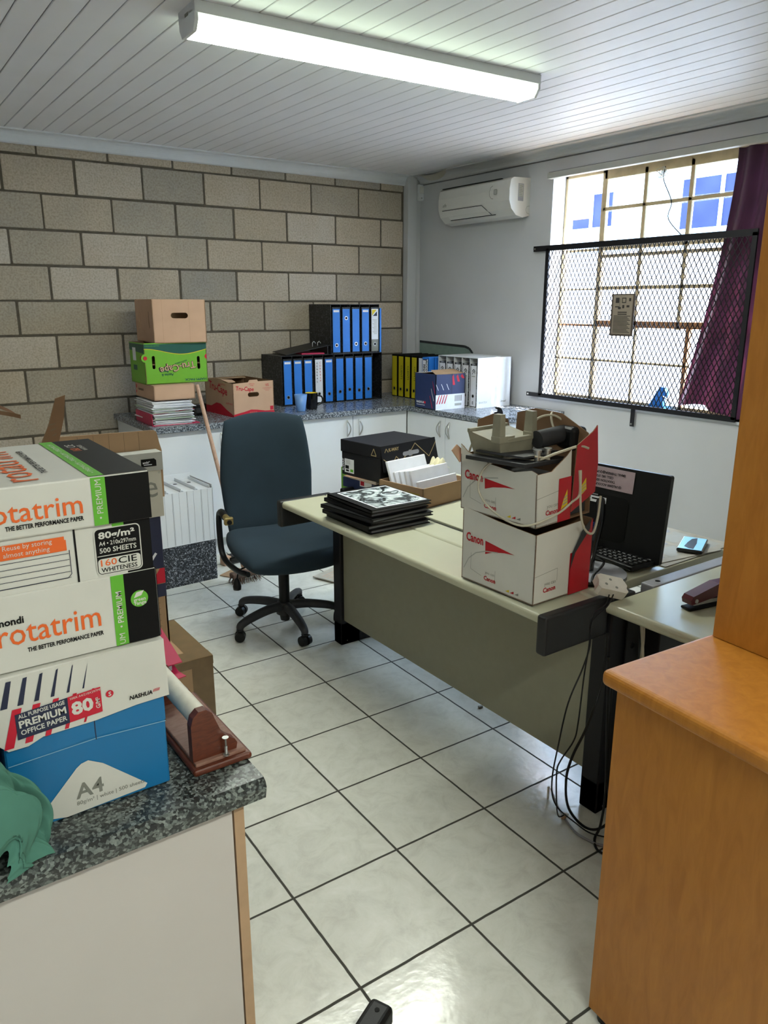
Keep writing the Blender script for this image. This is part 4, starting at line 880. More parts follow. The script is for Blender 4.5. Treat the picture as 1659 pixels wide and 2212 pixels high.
# Rotatrim box: bottom tray, body, lid
t = thing('paper_box', 'white, green and black A4 paper box on top of the blue one', 'box', (-3.391, -3.962, NZ+0.2445))
W, D = 0.222, 0.30
def rota_front(mb, f, W, z0, z1, split, gw0=0.158, gw1=0.176):
    mb.rect(f, gw1, z0, W, z1, M_blk, 0.0007); mb.rect(f, gw0, z0, gw1, z1, M_limeg, 0.0009)
mb = MB(); mb.box((-0.001, -0.003, 0), (W+0.001, D+0.003, 0.107), M_paper, bev=0.0015, seg=1); f = Fr((0, -0.003, 0), (1, 0, 0), (0, 0, 1)); 
rota_front(mb, f, W, 0.001, 0.107, 0); mb.rect(Fr((W+0.001, -0.003, 0), (0, 1, 0), (0, 0, 1)), 0, 0.001, D, 0.107, M_blk)
mb.text(f, 'rotatrim', 0.008, 0.038, 0.033, M_orange, bold=0.005, w=0.132, z=0.0012); mb.text(f, 'mondi', 0.008, 0.067, 0.010, M_blk, bold=0.03, w=0.034); mb.text(f, 'THE BETTER PERFORMANCE PAPER', 0.042, 0.024, 0.0062, M_blk, bold=0.03, w=0.1)
mb.text(f, '\u2022 PREMIUM', 0.171, 0.028, 0.0085, M_paper, rot=PI/2, z=0.0016, bold=0.01); mb.text(f, 'UM', 0.171, 0.003, 0.0085, M_paper, rot=PI/2, z=0.0016)
mb.poly(f, circ(0.196, 0.066, 0.0125, 28), M_limeg, 0.0012); mb.poly(f, [(0.188, 0.068), (0.192, 0.076), (0.203, 0.0775), (0.199, 0.0705)], M_paper, 0.0016); mb.text(f, 'green', 0.196, 0.0625, 0.0055, M_paper, z=0.0016, align='c', bold=0.02); mb.text(f, 'range', 0.197, 0.057, 0.0055, M_paper, z=0.0016, align='c', bold=0.02)
mb.build('tray', t)
mb = MB(); mb.box((0.0, 0.0, 0.106), (W-0.001, D, 0.20), M_paper); f = Fr((0, 0, 0), (1, 0, 0), (0, 0, 1)); rota_front(mb, f, W-0.001, 0.107, 0.19, 0, 0.168, 0.184)
mb.rect(f, 0.158, 0.107, 0.184, 0.168, M_paper, 0.0014); mb.rect(f, 0.0, 0.155, 0.106, 0.170, M_orange, 0.0014) ; mb.rect(f, 0.0, 0.155, 0.104, 0.175, M_orange, 0.0015)
mb.text(f, 'Reuse by storing', 0.028, 0.168, 0.0065, M_paper, z=0.002); mb.text(f, 'almost anything', 0.028, 0.1585, 0.0065, M_paper, z=0.002)
for k in range(5): mb.rect(f, 0.0, 0.116+k*0.0085, 0.108, 0.1167+k*0.0085, M_navy, 0.0014)
outline(mb, f, [(0, 0.116), (0.104, 0.116), (0.109, 0.121), (0.109, 0.155)], 0.0009, M_navy, 0.0014, False); mb.rect(f, 0.116, 0.107, 0.1185, 0.185, M_blk, 0.0015)
rp = rrect(0.142, 0.110, 0.206, 0.178, 0.007); mb.poly(f, rp, M_paper, 0.0016); mb.poly(f, rrect(0.1435, 0.1115, 0.2045, 0.1765, 0.006), M_blk, 0.0018); mb.poly(f, rrect(0.1445, 0.1125, 0.2035, 0.134, 0.005), M_paper, 0.002)
mb.text(f, '80g/m\u00b2', 0.148, 0.163, 0.0095, M_paper, z=0.0022, bold=0.03, w=0.05); mb.text(f, 'A4 \u2022 210x297mm', 0.148, 0.153, 0.0062, M_paper, z=0.0022, w=0.051, bold=0.01); mb.text(f, '500 SHEETS', 0.148, 0.1425, 0.0072, M_paper, z=0.0022, w=0.051, bold=0.015); mb.rect(f, 0.1445, 0.1375, 0.2035, 0.1385, M_paper, 0.0022)
mb.text(f, '160', 0.148, 0.1235, 0.0095, M_orange, z=0.0024, w=0.022, bold=0.01); mb.text(f, 'CIE', 0.172, 0.1235, 0.0095, M_blk, z=0.0024, w=0.026, bold=0.01); mb.text(f, 'WHITENESS', 0.148, 0.1145, 0.0065, M_blk, z=0.0024, w=0.05, bold=0.015)
mb.build('body', t)
mb = MB(); z0, z1 = 0.183, 0.252; mb.box((-0.004, -0.006, z0), (W+0.001, D+0.006, z1), M_paper, bev=0.0025, seg=2); f = Fr((0, -0.006, 0), (1, 0, 0), (0, 0, 1))
mb.rect(f, 0.161, z0+0.001, W+0.0008, z1-0.0015, M_blk, 0.0007); mb.rect(f, 0.144, z0+0.001, 0.163, z1-0.001, M_limeg, 0.0009)
mb.text(f, 'rotatrim', 0.006, z0+0.022, 0.028, M_orange, bold=0.005, w=0.125, z=0.0012); mb.text(f, 'ndi', 0.004, z0+0.048, 0.009, M_blk, bold=0.03); mb.text(f, 'THE BETTER PERFORMANCE PAPER', 0.034, z0+0.012, 0.006, M_blk, bold=0.03, w=0.097)
mb.text(f, '\u2022 PREMIUM', 0.157, z0+0.010, 0.0085, M_paper, rot=PI/2, z=0.0016, w=0.055)
f = Fr((0, -0.006, z1), (1, 0, 0), (0, 1, 0)); mb.rect(f, 0.161, 0.0015, W+0.0008, D+0.011, M_blk, 0.0007); mb.rect(f, 0.143, 0.0015, 0.163, D+0.011, M_limeg, 0.0009)
mb.text(f, 'rotatrim', 0.085, 0.02, 0.05, M_orange, rot=PI/2, z=0.0012, w=0.24); mb.text(f, 'THE BETTER PERFORMANCE PAPER', 0.105, 0.06, 0.009, M_blk, rot=PI/2, w=0.19, z=0.0012, bold=0.02)
mb.text(f, '\u2022 PREMIUM \u2022 PREMIUM \u2022 PREMIUM', 0.157, 0.02, 0.0075, M_paper, rot=PI/2, z=0.0016, w=0.26); mb.text(f, '160', 0.185, 0.20, 0.014, M_orange, rot=PI/2, z=0.0014); mb.text(f, 'CIE', 0.185, 0.235, 0.014, M_paper, rot=PI/2, z=0.0014); mb.text(f, 'WHITENESS', 0.195, 0.20, 0.007, M_paper, rot=PI/2, z=0.0014)
mb.build('lid', t)
# folders jutting out behind the stack
t = thing('document_wallet', 'crimson folder and grey papers jutting out behind the paper boxes', 'folder', (-3.30, -3.80, NZ), 0)
mb = MB(); mb.box((0, 0.14, 0), (0.17, 0.23, 0.062), M_card); mb.build('papers', t)
mb = MB(); mb.plate(Fr((0, 0, 0.0635), (1, 0, 0), (0, 1, 0)), [(0.138, 0.02), (0.235, 0.035), (0.23, 0.06), (0.245, 0.25), (0.02, 0.25), (0.02, 0.145), (0.138, 0.14)], 0.0015, M_pink); mb.plate(Fr((0, 0, 0.078), (1, 0, 0), (0, 1, 0)), [(0.138, 0.06), (0.24, 0.065), (0.262, 0.25), (0.02, 0.25), (0.02, 0.145), (0.138, 0.14)], 0.0015, M_pink); mb.build('cover', t)
mb = MB(); mb.box((0.138, 0.065, 0.066), (0.22, 0.2, 0.075), M_film); mb.build('sheets', t)
# wooden roller dispenser
t = thing('tape_dispenser', 'varnished wooden stand holding a white roller at the counter corner', 'dispenser', (-3.140, -3.985, NZ), 0.0)
Wd, Ld = 0.100, 0.25
mb = MB(); mb.box((0, 0, 0), (Wd, Ld, 0.012), M_mahog, bev=0.005, seg=3); mb.box((0.007, 0.010, 0.010), (Wd-0.007, Ld-0.01, 0.017), M_mahog_d, bev=0.002); mb.build('base', t)
pf = [(0.006, 0.0), (0.006, 0.062), (0.010, 0.076), (0.020, 0.085), (0.033, 0.085), (0.042, 0.077), (0.048, 0.060), (0.056, 0.038), (0.068, 0.025), (0.078, 0.018), (0.082, 0.010), (0.080, 0.0)]
for y in (0.018, Ld-0.032):
    mb = MB(); mb.plate(Fr((0, y, 0.017), (1, 0, 0), (0, 0, 1)), pf, 0.016, M_mahog); mb.build('bracket', t)
mb = MB(); mb.cyl((0.026, 0.034, 0.084), (0.026, Ld-0.032, 0.084), 0.0165, 0.0165, mat('white_roller', '#d4d0c0', 0.5, bump=0.3, scale=60), 24); mb.build('roller', t)
mb = MB(); mb.cyl((0, 0, 0), (0, 0, 0.002), 0.005, 0.005, M_chrome, 10); mb.cyl((0, 0, 0.002), (0, 0, 0.03), 0.0016, 0.0018, M_chrome, 8); mb.cyl((0, 0, 0.029), (0, 0, 0.032), 0.002, 0.0055, M_chrome, 12)
for k in range(7): mb.cyl((0, 0, 0.003+k*0.002), (0, 0, 0.0042+k*0.002), 0.003, 0.0018, M_chrome, 8)
tag(mb.build('screw', loc=(-3.140+0.058, -3.985+0.0085, NZ+0.0172)), 'single screw standing upright on the wooden dispenser base', 'screw')
# box and cloth on left edge
def d_gb(mb, F, W, D, H): outline(mb, F['front'], [(W-0.03, 0.12), (W-0.012, 0.12), (W-0.008, 0.06)], 0.004, M_grey, closed=False); mb.rect(F['front'], W-0.04, 0.045, W-0.005, 0.05, M_grey); mb.rect(F['front'], W-0.04, 0.03, W-0.005, 0.035, M_grey)
sealed('paper_box', 'grey-green carton at the left picture edge beside the blue paper box', (-3.64, -3.95, NZ), 0, 0.235, 0.3, 0.215, mat('grey_green_carton', '#7d837a', 0.6), d_gb)
mb = MB()
def clo(u, v):
    a = u*PI; r0 = 0.10*(0.5+0.5*math.sin(PI*v)**0.6)
    w_ = u*13+4*math.sin(3*v+1)+2.2*math.sin(7*v*u+2)
    fold = 0.020*(abs(math.sin(w_))-0.5)+0.010*(abs(math.sin(1.7*w_+6*v))-0.5)+0.009*math.sin(23*v+9*u)+0.004*abs(math.sin(50*v+20*u))
    return Vector((-0.10+(r0+fold)*math.cos(a), -0.055+0.10*v+fold*0.8*math.cos(6*v), max(0.001, (0.02+0.15*math.sin(PI*v)**0.7)*math.sin(a)+1.1*fold*math.sin(a)**0.5)))
mb.grid(lambda u, v: clo(u, v), 120, 90, M_teal)
tag(mb.build('cloth', loc=(-3.375, -4.012, NZ+0.003)), 'crumpled teal cloth beside the blue paper box at left edge', 'cloth')

# ================================================================== CHAIR
t = thing('office_chair', 'dark teal high-back office swivel chair with missing armrest pad', 'chair', (-1.90, -1.90, 0), -0.16)
mb = MB()
R5 = 0.265
hub = MB(); hub.cyl((0, 0, 0.065), (0, 0, 0.125), 0.042, 0.036, M_dust, 20); hub.cyl((0, 0, 0.03), (0, 0, 0.07), 0.022, 0.03, M_dust, 16); hub.build('hub', t)
for k in range(5):
    a = math.radians(190+9.2+72*k); c_, s_ = math.cos(a), math.sin(a)
    mb = MB(); mb.tube([(c_*0.02, s_*0.02, 0.105), (c_*0.10, s_*0.10, 0.108), (c_*0.2, s_*0.2, 0.095), (c_*(R5-0.01), s_*(R5-0.01), 0.078), (c_*R5, s_*R5, 0.06)], lambda q: 0.026-0.009*q, M_dust, 10, 5, flat=0.8)
    lg = mb.build('leg', t)
    mb = MB(); pa = a+0.9+k; d_ = Vector((math.cos(pa), math.sin(pa), 0)); c0 = Vector((c_*R5, s_*R5, 0.0265))
    for sg in (-1, 1): mb.cyl(c0+d_*0.006*sg, c0+d_*0.025*sg, 0.0262, 0.0235, M_black, 18)
    mb.cyl(c0+Vector((0, 0, 0.01)), c0+Vector((0, 0, 0.045)), 0.006, 0.006, M_black, 8); mb.box(c0+Vector((-0.015, -0.015, 0.02)), c0+Vector((0.015, 0.015, 0.034)), M_black, bev=0.006)
    mb.build('caster', lg)
mb = MB(); mb.cyl((0, 0, 0.12), (0, 0, 0.36), 0.026, 0.026, M_black, 18); mb.build('gas_lift', t)
mb = MB(); mb.box((-0.07, -0.10, 0.345), (0.07, 0.10, 0.375), M_black, bev=0.01); mb.cyl((0.05, -0.02, 0.33), (0.10, -0.02, 0.33), 0.02, 0.02, M_black, 12)
mb.build('mechanism', t)
mb = MB(); mb.tube([(-0.05, -0.02, 0.345), (-0.2, -0.05, 0.345), (-0.235, -0.06, 0.33), (-0.245, -0.065, 0.30)], 0.004, M_black, 6); mb.lathe([(0.0, 0), (0.018, 0.004), (0.02, 0.02), (0.012, 0.05), (0.004, 0.06)], M_black, 12, (-0.247, -0.065, 0.245)); mb.build('lever', t)
def pad(fn, nu, nv, th):
    """closed cushion: fn(a,b)->(pos, normal)"""
    mb = MB()
    def side(sg):
        vs = []
        for j in range(nv):
            for i in range(nu):
                a = -1+2*i/(nu-1); b_ = -1+2*j/(nv-1)
                # ease towards the rim so the edge rounds off
                a = math.sin(a*PI/2)**1 if abs(a) < 1 else a; b_ = math.sin(b_*PI/2) if abs(b_) < 1 else b_
                e = max(0.0, (1-a**8)*(1-b_**8))**0.5
                p, n_ = fn(a, b_); vs.append(p+n_*(th(a, b_, sg)*e*sg))
        return vs
    for sg in (1, -1):
        vs = side(sg); F = [(j*nu+i, j*nu+i+1, (j+1)*nu+i+1, (j+1)*nu+i) for j in range(nv-1) for i in range(nu-1)]
        if sg < 0: F = [tuple(reversed(f)) for f in F]
        mb.add(vs, F, M_fabric, True)
    return mb
def sq(a, b_, k=0.42): return a*math.sqrt(1-k*b_*b_/2), b_*math.sqrt(1-k*a*a/2)
def seatf(a, b_):
    x, y = sq(a, b_, 0.55); return Vector((0.265*x, -0.05+0.245*y, 0.425+0.014*a*a*1.0-0.022*(max(0, -b_))**2+0.012*b_)), Vector((0, 0, 1))
mb = pad(seatf, 31, 31, lambda a, b_, s_: 0.042 if s_ > 0 else 0.05); mb.build('seat', t, weld=True)
def backf(a, b_):
    x, y = sq(a, b_, 0.20+0.16*max(0, b_)); hw = 0.232-0.020*max(0, y)-0.012*max(0, -y)
    z = 0.715+0.30*y; lean = 0.17+0.20*(z-0.42)+0.025*math.cos((z-0.55)*6)
    return Vector((hw*x, lean-0.035*a*a, z)), Vector((0, -0.98, 0.17))
mb = pad(backf, 31, 41, lambda a, b_, s_: 0.032 if s_ > 0 else 0.022); mb.build('backrest', t, weld=True)
mb = MB(); mb.tube([(0, 0.05, 0.36), (0, 0.18, 0.36), (0, 0.235, 0.42), (0, 0.25, 0.6)], 0.03, M_black, 10, flat=0.4); mb.build('back_bracket', t)
for sg in (-1, 1):
    mb = MB(); mb.tube([(sg*0.275, -0.03, 0.59), (sg*0.278, 0.03, 0.60), (sg*0.28, 0.07, 0.575), (sg*0.28, 0.075, 0.48), (sg*0.278, 0.06, 0.40), (sg*0.27, 0.0, 0.365), (sg*0.25, -0.12, 0.355), (sg*0.22, -0.17, 0.352)], 0.017, M_black, 10, 6, flat=0.75)
    ar = mb.build('arm', t)
    mb = MB(); mb.cyl((sg*0.275, -0.03, 0.592), (sg*0.272, -0.07, 0.585), 0.014, 0.016, M_brass, 12); mb.box((sg*0.272-0.02, -0.085, 0.565), (sg*0.272+0.02, -0.06, 0.60), M_brass, bev=0.005); mb.cyl((sg*0.272, -0.092, 0.58), (sg*0.272, -0.084, 0.58), 0.011, 0.011, M_black, 12)
    mb.build('arm_bracket', ar)

# ================================================================== DESKS
DZ = 0.71
def slab(mb, x0, x1, y0, y1, zt, th, m, r=0.012, left=True):
    # long top with rounded left (-x) edge
    pr_ = [(x1, zt-th), (x1, zt)]
    for i in range(7): a = PI/2+PI/2*i/6*1.0; pr_.append((x0+r+r*math.cos(a), zt-r+r*math.sin(a)))
    for i in range(5): a = PI+PI/2*i/4; pr_.append((x0+r+r*math.cos(a), zt-th+r+r*math.sin(a)))
    n = len(pr_); mb.add([(a, y0, b_) for a, b_ in pr_]+[(a, y1, b_) for a, b_ in pr_], [(i, (i+1) % n, (i+1) % n+n, i+n) for i in range(n)]+[tuple(reversed(range(n))), tuple(range(n, 2*n))], m)
    mb.f[-(n+2):] = [list(reversed(f)) for f in mb.f[-(n+2):]]
t = thing('desk', 'long beige-grey desk with black end caps carrying the books and the two cartons', 'desk', (0, 0, 0))
mb = MB(); slab(mb, -2.052, -1.842, -3.690, -2.205, DZ, 0.03, M_desk); mb.build('overhang_top', t)
mb = MB(); slab(mb, -1.838, -1.722, -3.690, -2.205, DZ+0.003, 0.03, M_desk); mb.box((-1.694, -3.66, DZ-0.027), (-1.08, -2.205, DZ+0.003), M_desk, bev=0.003); mb.build('main_top', t)
mb = MB(); mb.box((-1.721, -3.66, DZ-0.028), (-1.695, -2.205, DZ-0.006), M_blackm); mb.build('cable_channel', t)
mb = MB(); mb.box((-2.062, -3.722, 0.598), (-1.80, -3.686, DZ+0.004), M_char, bev=0.009, seg=3); mb.build('end_cap', t)
mb = MB(); mb.box((-2.062, -2.206, 0.598), (-1.80, -2.17, DZ+0.004), M_char, bev=0.009, seg=3); mb.build('end_cap', t)
mb = MB(); mb.box((-1.785, -3.665, 0.122), (-1.765, -2.235, 0.685), M_panel); mb.build('modesty_panel', t)
for y0, y1 in ((-3.735, -3.668), (-2.262, -2.20)):
    mb = MB(); mb.box((-1.802, y0, 0.001), (-1.70, y1, 0.68), M_blackm, bev=0.004, seg=1); mb.box((-1.802, y0, 0.001), (-1.12, y1, 0.11), M_blackm, bev=0.004, seg=1); mb.box((-1.70, y0+0.02, 0.11), (-1.35, y1-0.02, 0.68), M_blackm)
    mb.cyl((-1.77, y0-0.002, 0.02), (-1.77, y0, 0.02), 0.003, 0.003, M_chrome, 6); mb.build('leg', t)
mb = MB(); mb.box((-1.80, -3.735, DZ-0.03), (-1.70, -3.688, DZ+0.006), M_char, bev=0.006); mb.build('corner_block', t)
mb = MB(); mb.box((-1.74, -2.19, DZ-0.02), (-1.50, -2.165, DZ+0.012), M_black, bev=0.008, seg=3); mb.build('rear_rail', t)
t = thing('desk', 'beige-grey return desk with rounded edge behind the wooden cabinet', 'desk', (0, 0, 0))
mb = MB(); slab(mb, -1.842, -0.55, -4.145, -3.742, DZ, 0.03, M_desk, 0.014); mb.build('top', t)
mb = MB(); mb.box((-1.62, -3.738, DZ-0.03), (-0.55, -3.690, DZ+0.002), M_film, bev=0.004); mb.cyl((-1.57, -3.714, DZ+0.001), (-1.57, -3.714, DZ+0.0025), 0.008, 0.008, M_blk, 12); mb.build('rail', t)
mb = MB(); mb.box((-1.66, -3.80, 0.001), (-1.60, -3.745, 0.68), M_blackm, bev=0.003, seg=1); mb.box((-1.66, -4.1, 0.001), (-1.60, -3.745, 0.06), M_blackm, bev=0.003, seg=1); mb.build('leg', t)
mb = MB(); mb.box((-0.66, -3.80, 0.001), (-0.60, -3.745, 0.68), M_blackm, bev=0.003, seg=1); mb.box((-0.66, -4.1, 0.001), (-0.60, -3.745, 0.06), M_blackm, bev=0.003, seg=1); mb.build('leg', t)
mb = MB(); mb.plate(Fr((-1.74, -3.746, 0.45), (1, 0, 0), (0, 0, 1)), [(0, 0), (0.06, 0), (0.06, 0.22), (0, 0.22)], 0.004, M_char, [circ(0.03, 0.18, 0.01), circ(0.03, 0.10, 0.01)]); mb.build('bracket', t)

# albums
albs = [(-1.985, -2.77, 0.02, 'bottom black album of the pile on the desk'), (-1.992, -2.765, 0.05, 'second black album from the bottom of the pile'), (-1.975, -2.76, -0.04, 'third black album in the pile, slightly turned'),
        (-1.99, -2.79, 0.13, 'fourth black album, skewed out of the pile'), (-1.98, -2.765, 0.06, 'black album just below the top one')]
z = DZ+0.0035; g = 'black albums stacked on the desk'
def album(x, y, rz, z, lb, top=False):
    t = thing('photo_album', lb, 'album', (x, y, z), rz, g); W, D, h_ = 0.275, 0.31, 0.0145
    mb = MB(); mb.box((0, 0, 0), (W, D, 0.003), M_black); mb.box((0, 0, h_-0.003), (W, D, h_), M_black); mb.box((0, 0, 0), (0.004, D, h_), M_black); f = Fr((0, 0, h_), (1, 0, 0), (0, 1, 0))
    if top: mb.rect(f, 0.035, 0.018, W-0.008, D-0.018, M_sheet, 0.0004); mb.rect(f, 0.041, 0.024, W-0.014, D-0.024, M_photo, 0.0008)
    mb.build('cover', t)
    mb = MB(); mb.box((0.005, 0.005, 0.003), (W-0.006, D-0.005, h_-0.003), mat('grey_album_pages', '#6b6f72', 0.6)); mb.build('pages', t); return h_
for x, y, rz, lb in albs: z += album(x-0.03, y-0.05, rz-0.02, z, lb)+0.0006
album(-2.012, -2.822, 0.0, z, 'top black album with a black and white photograph on its cover', True)

# cluster beyond: papers box, shoe box, blue box, green box
t, mb, F = carton('cardboard_box', 'shallow brown box filled with white envelopes on the desk', (-1.645, -2.655, DZ+0.004), 0.17, 0.30, 0.255, 0.085, M_card, M_card)
f = F['left']; mb.rect(f, 0.05, 0.005, 0.235, 0.06, mat('mustard_print', '#a8912c', 0.6)); mb.poly(f, [(0.05, 0.005), (0.235, 0.005), (0.235, 0.015), (0.12, 0.03)], M_nblue, 0.001); mb.poly(f, circ(0.115, 0.042, 0.015), M_red, 0.0014); mb.text(f, 'STICKY', 0.135, 0.03, 0.02, M_ink, bold=0.03, z=0.0016, w=0.09)
mb.build('body', t)
env = ['front envelope leaning in the brown box', 'second envelope in the brown box', 'third envelope in the brown box', 'fourth envelope in the brown box', 'fifth envelope in the brown box', 'rear envelope in the brown box']
for k in range(6):
    mb = MB(); mb.T = Matrix.Rotation(0.17+random.uniform(-0.05, 0.05), 4, 'Z') @ Matrix.Rotation(-0.24-0.02*k, 4, 'X')
    mb.box((0, 0, 0), (0.25-0.008*((k*5) % 4), 0.012, 0.10+0.006*k+0.012*((k*3) % 4)), M_sheet, bev=0.003, seg=2); mb.T = Matrix.Identity(4)
    tag(mb.build('envelope', loc=(-1.628-0.005*k, -2.625+0.029*k, DZ+0.011)), env[k], 'envelope', 'white envelopes in the shallow brown box')
mb = MB(); mb.T = Matrix.Rotation(0.3, 4, 'Z'); mb.grid(lambda u, v: Vector((0.075*u, 0.06*v, 0.03*math.sin(PI*u)*abs(math.sin(2.5*PI*v))+0.012*math.sin(5*u))), 12, 12, mat('cream_paper', '#c9c2a0', 0.7)); mb.T = Matrix.Identity(4)
tag(mb.build('crumpled_paper', loc=(-1.43, -2.50, DZ+0.125)), 'cream crumpled paper lying on top of the envelopes', 'paper')
t = thing('shoe_box', 'black shoe box with gold zigzag line on its lid', 'shoe box', (-1.668, -2.385, DZ+0.066), 0.13)
W, D, H = 0.325, 0.26, 0.105
mb = MB(); mb.box((0, 0, 0), (W, D, H), M_blackm, bev=0.002, seg=1); F = faces(W, D, H); f = F['left']
mb.rect(f, 0.02, 0.012, 0.085, 0.075, M_sheet); mb.rect(f, 0.025, 0.03, 0.05, 0.045, M_blk, 0.001)
for k in range(4): mb.rect(f, 0.03, 0.052+0.005*k, 0.06, 0.0535+0.005*k, M_greyl, 0.001)
mb.rect(f, 0.03, 0.018, 0.05, 0.026, M_blk, 0.001); mb.rect(f, 0.06, 0.018, 0.08, 0.03, M_limeg, 0.001); mb.text(f, 'K-WAY', 0.016, 0.02, 0.012, M_sheet, rot=PI/2, bold=0.03)
mb.build('body', t)
M_gold = mat('gold_print', '#b8a274', 0.4)
mb = MB(); mb.box((-0.004, -0.004, H-0.0), (W+0.004, D+0.004, H+0.055), M_blackm, bev=0.002, seg=1)
mb.add([(-0.004, -0.0045, H+0.055), (W+0.004, -0.0045, H+0.055), (W+0.014, -0.022, H-0.045), (0.004, -0.022, H-0.06), (-0.004, -0.004, H-0.0), (W+0.004, -0.004, H-0.0)], [(0, 3, 2, 1)], M_blackm)
mb.plate(Fr((0, -0.022, H-0.055), (1, 0, 0.02), (0, 0.16, 1)), [(0.0, 0), (W+0.012, 0.0), (W+0.004, 0.11), (-0.004, 0.11)], 0.002, M_blackm)
f = Fr((0, -0.022, H-0.055), (1, 0, 0.02), (0, 0.16, 1))
mb.text(f, 'K-WAY', 0.04, 0.084, 0.014, M_gold, bold=0.03, w=0.06); outline(mb, f, [(0.016, 0.082), (0.026, 0.098), (0.036, 0.082)], 0.003, M_gold, closed=False)
outline(mb, f, [(0.005, 0.055), (0.045, 0.025), (0.055, 0.042), (0.062, 0.035), (0.08, 0.058), (0.11, 0.028), (0.13, 0.05), (0.16, 0.06), (0.20, 0.10), (0.28, 0.03), (0.33, 0.09)], 0.003, M_gold, closed=False)
outline(mb, f, [(0.05, 0.03), (0.075, 0.012), (0.10, 0.032)], 0.0015, M_gold, closed=False); outline(mb, f, [(0.13, 0.05), (0.155, 0.024), (0.18, 0.055)], 0.0015, M_gold, closed=False)
mb.poly(f, stadium(0.17, 0.062, 0.10, 0.018), M_film, 0.0012); mb.poly(f, circ(0.165, 0.062, 0.014), M_film, 0.0014)
f = Fr((-0.004, D, 0), (0, -1, 0), (0, 0, 1)); outline(mb, f, [(0.205, H+0.01), (0.222, H+0.04), (0.238, H+0.01)], 0.003, M_gold, closed=True)
mb.build('lid', t)
sealed('carton', 'dark blue printed carton under the black shoe box', (-1.66, -2.33, DZ+0.004), 0.13, 0.27, 0.22, 0.045, M_nblue, lambda mb, F, W, D, H: (mb.rect(F['left'], 0.12, 0.02, 0.2, 0.055, M_sheet), mb.rect(F['left'], 0.125, 0.025, 0.15, 0.05, M_red, 0.001)))
mb = MB(); 
for k in range(5):
    mb.T = Matrix.Rotation(0.1+0.04*k, 4, 'Z'); mb.box((0, 0, 0.0033*k), (0.26, 0.19, 0.0033*k+0.0026), M_sheet if k % 2 else M_cardp)
mb.T = Matrix.Identity(4); tag(mb.build('magazine', loc=(-1.665, -2.345, DZ+0.0492)), 'loose magazines squeezed between the shoe box and the blue carton', 'magazines')
sealed('juice_carton', 'small green carton beyond the pile of albums', (-1.535, -2.05, 0.001), 0.0, 0.18, 0.20, DZ+0.03, M_fgreen, lambda mb, F, W, D, H: (mb.text(F['front'], 'Tru', 0.05, H-0.045, 0.03, M_paper, bold=0.03), mb.poly(F['front'], [(0, H-0.08), (W, H-0.08), (W, H-0.05), (0.1, H-0.065)], M_dgreen)))
mb = MB(); mb.tube([(0, 0, 0.012), (0.05, 0.02, 0.016), (0.11, 0.02, 0.05), (0.16, -0.02, 0.02), (0.13, -0.08, 0.02), (0.06, -0.05, 0.03)], 0.014, M_black, 8); mb.tube([(0.02, 0.02, 0.03), (0.08, -0.03, 0.05), (0.14, 0.01, 0.03), (0.17, -0.06, 0.02)], 0.011, M_black, 8)
tag(mb.build('black_strap', loc=(-1.71, -3.04, DZ+0.004), rz=-0.4), 'black bundled strap on the desk behind the canon cartons' .replace('canon ', 'white '), 'strap')

# ------------------------------------------------------------------ two Canon paper cartons
def canon_print(mb, fL, wL, fF, wF, H):
    # left (-x) face, long; front (-y) face, short
    mb.text(fL, 'Canon', 0.018, H*0.585, 0.026, M_cred, bold=0.03, w=0.072)
    mb.poly(fL, [(0.098, H*0.66), (0.20, H*0.60), (0.215, H*0.595), (0.175, H*0.575), (0.13, H*0.53), (0.099, H*0.47)], M_cred)
    arc = [(0.01, 0.035), (0.03, 0.07), (0.06, 0.095), (0.10, 0.11), (0.15, 0.118)]
    outline(mb, fL, arc, 0.003, M_greyl, closed=False); outline(mb, fL, [(0.04, 0.09), (0.04, 0.04), (0.085, 0.03)], 0.001, M_grey, closed=False)
    mb.text(fL, 'you can', 0.14, 0.042, 0.009, M_grey, align='r'); mb.text(fL, 'Canon', 0.145, 0.022, 0.013, M_cred, bold=0.03, align='r'); outline(mb, fL, [(0.142, 0.02), (0.142, 0.06)], 0.001, M_grey, closed=False)
    for k, c_ in enumerate((M_yp, M_cred, M_grey)): mb.poly(fL, [(0.185+k*0.018, 0.012), (0.2+k*0.018, 0.012), (0.2+k*0.018, 0.02)], c_)
    outline(mb, fF, [(0.0, 0.082), (0.095, 0.092), (0.095, 0.055)], 0.0012, M_grey, closed=False); mb.text(fF, 'you can', 0.09, 0.05, 0.011, M_grey, align='r'); mb.text(fF, 'Canon', 0.09, 0.03, 0.014, M_cred, bold=0.03, align='r')
    mb.rect(fF, wF*0.62, 0, wF, 0.125, M_cred, 0.001); mb.poly(fF, [(wF*0.70, 0.035), (wF*0.90, 0.045), (wF*0.88, 0.09), (wF*0.78, 0.065)], M_yp, 0.0014)
    for k in range(3): mb.poly(fF, [(wF*(0.74+0.02*k), 0.046+0.009*k), (wF*0.88, 0.052+0.009*k), (wF*0.88, 0.056+0.009*k), (wF*(0.75+0.02*k), 0.05+0.009*k)], M_film, 0.0018)
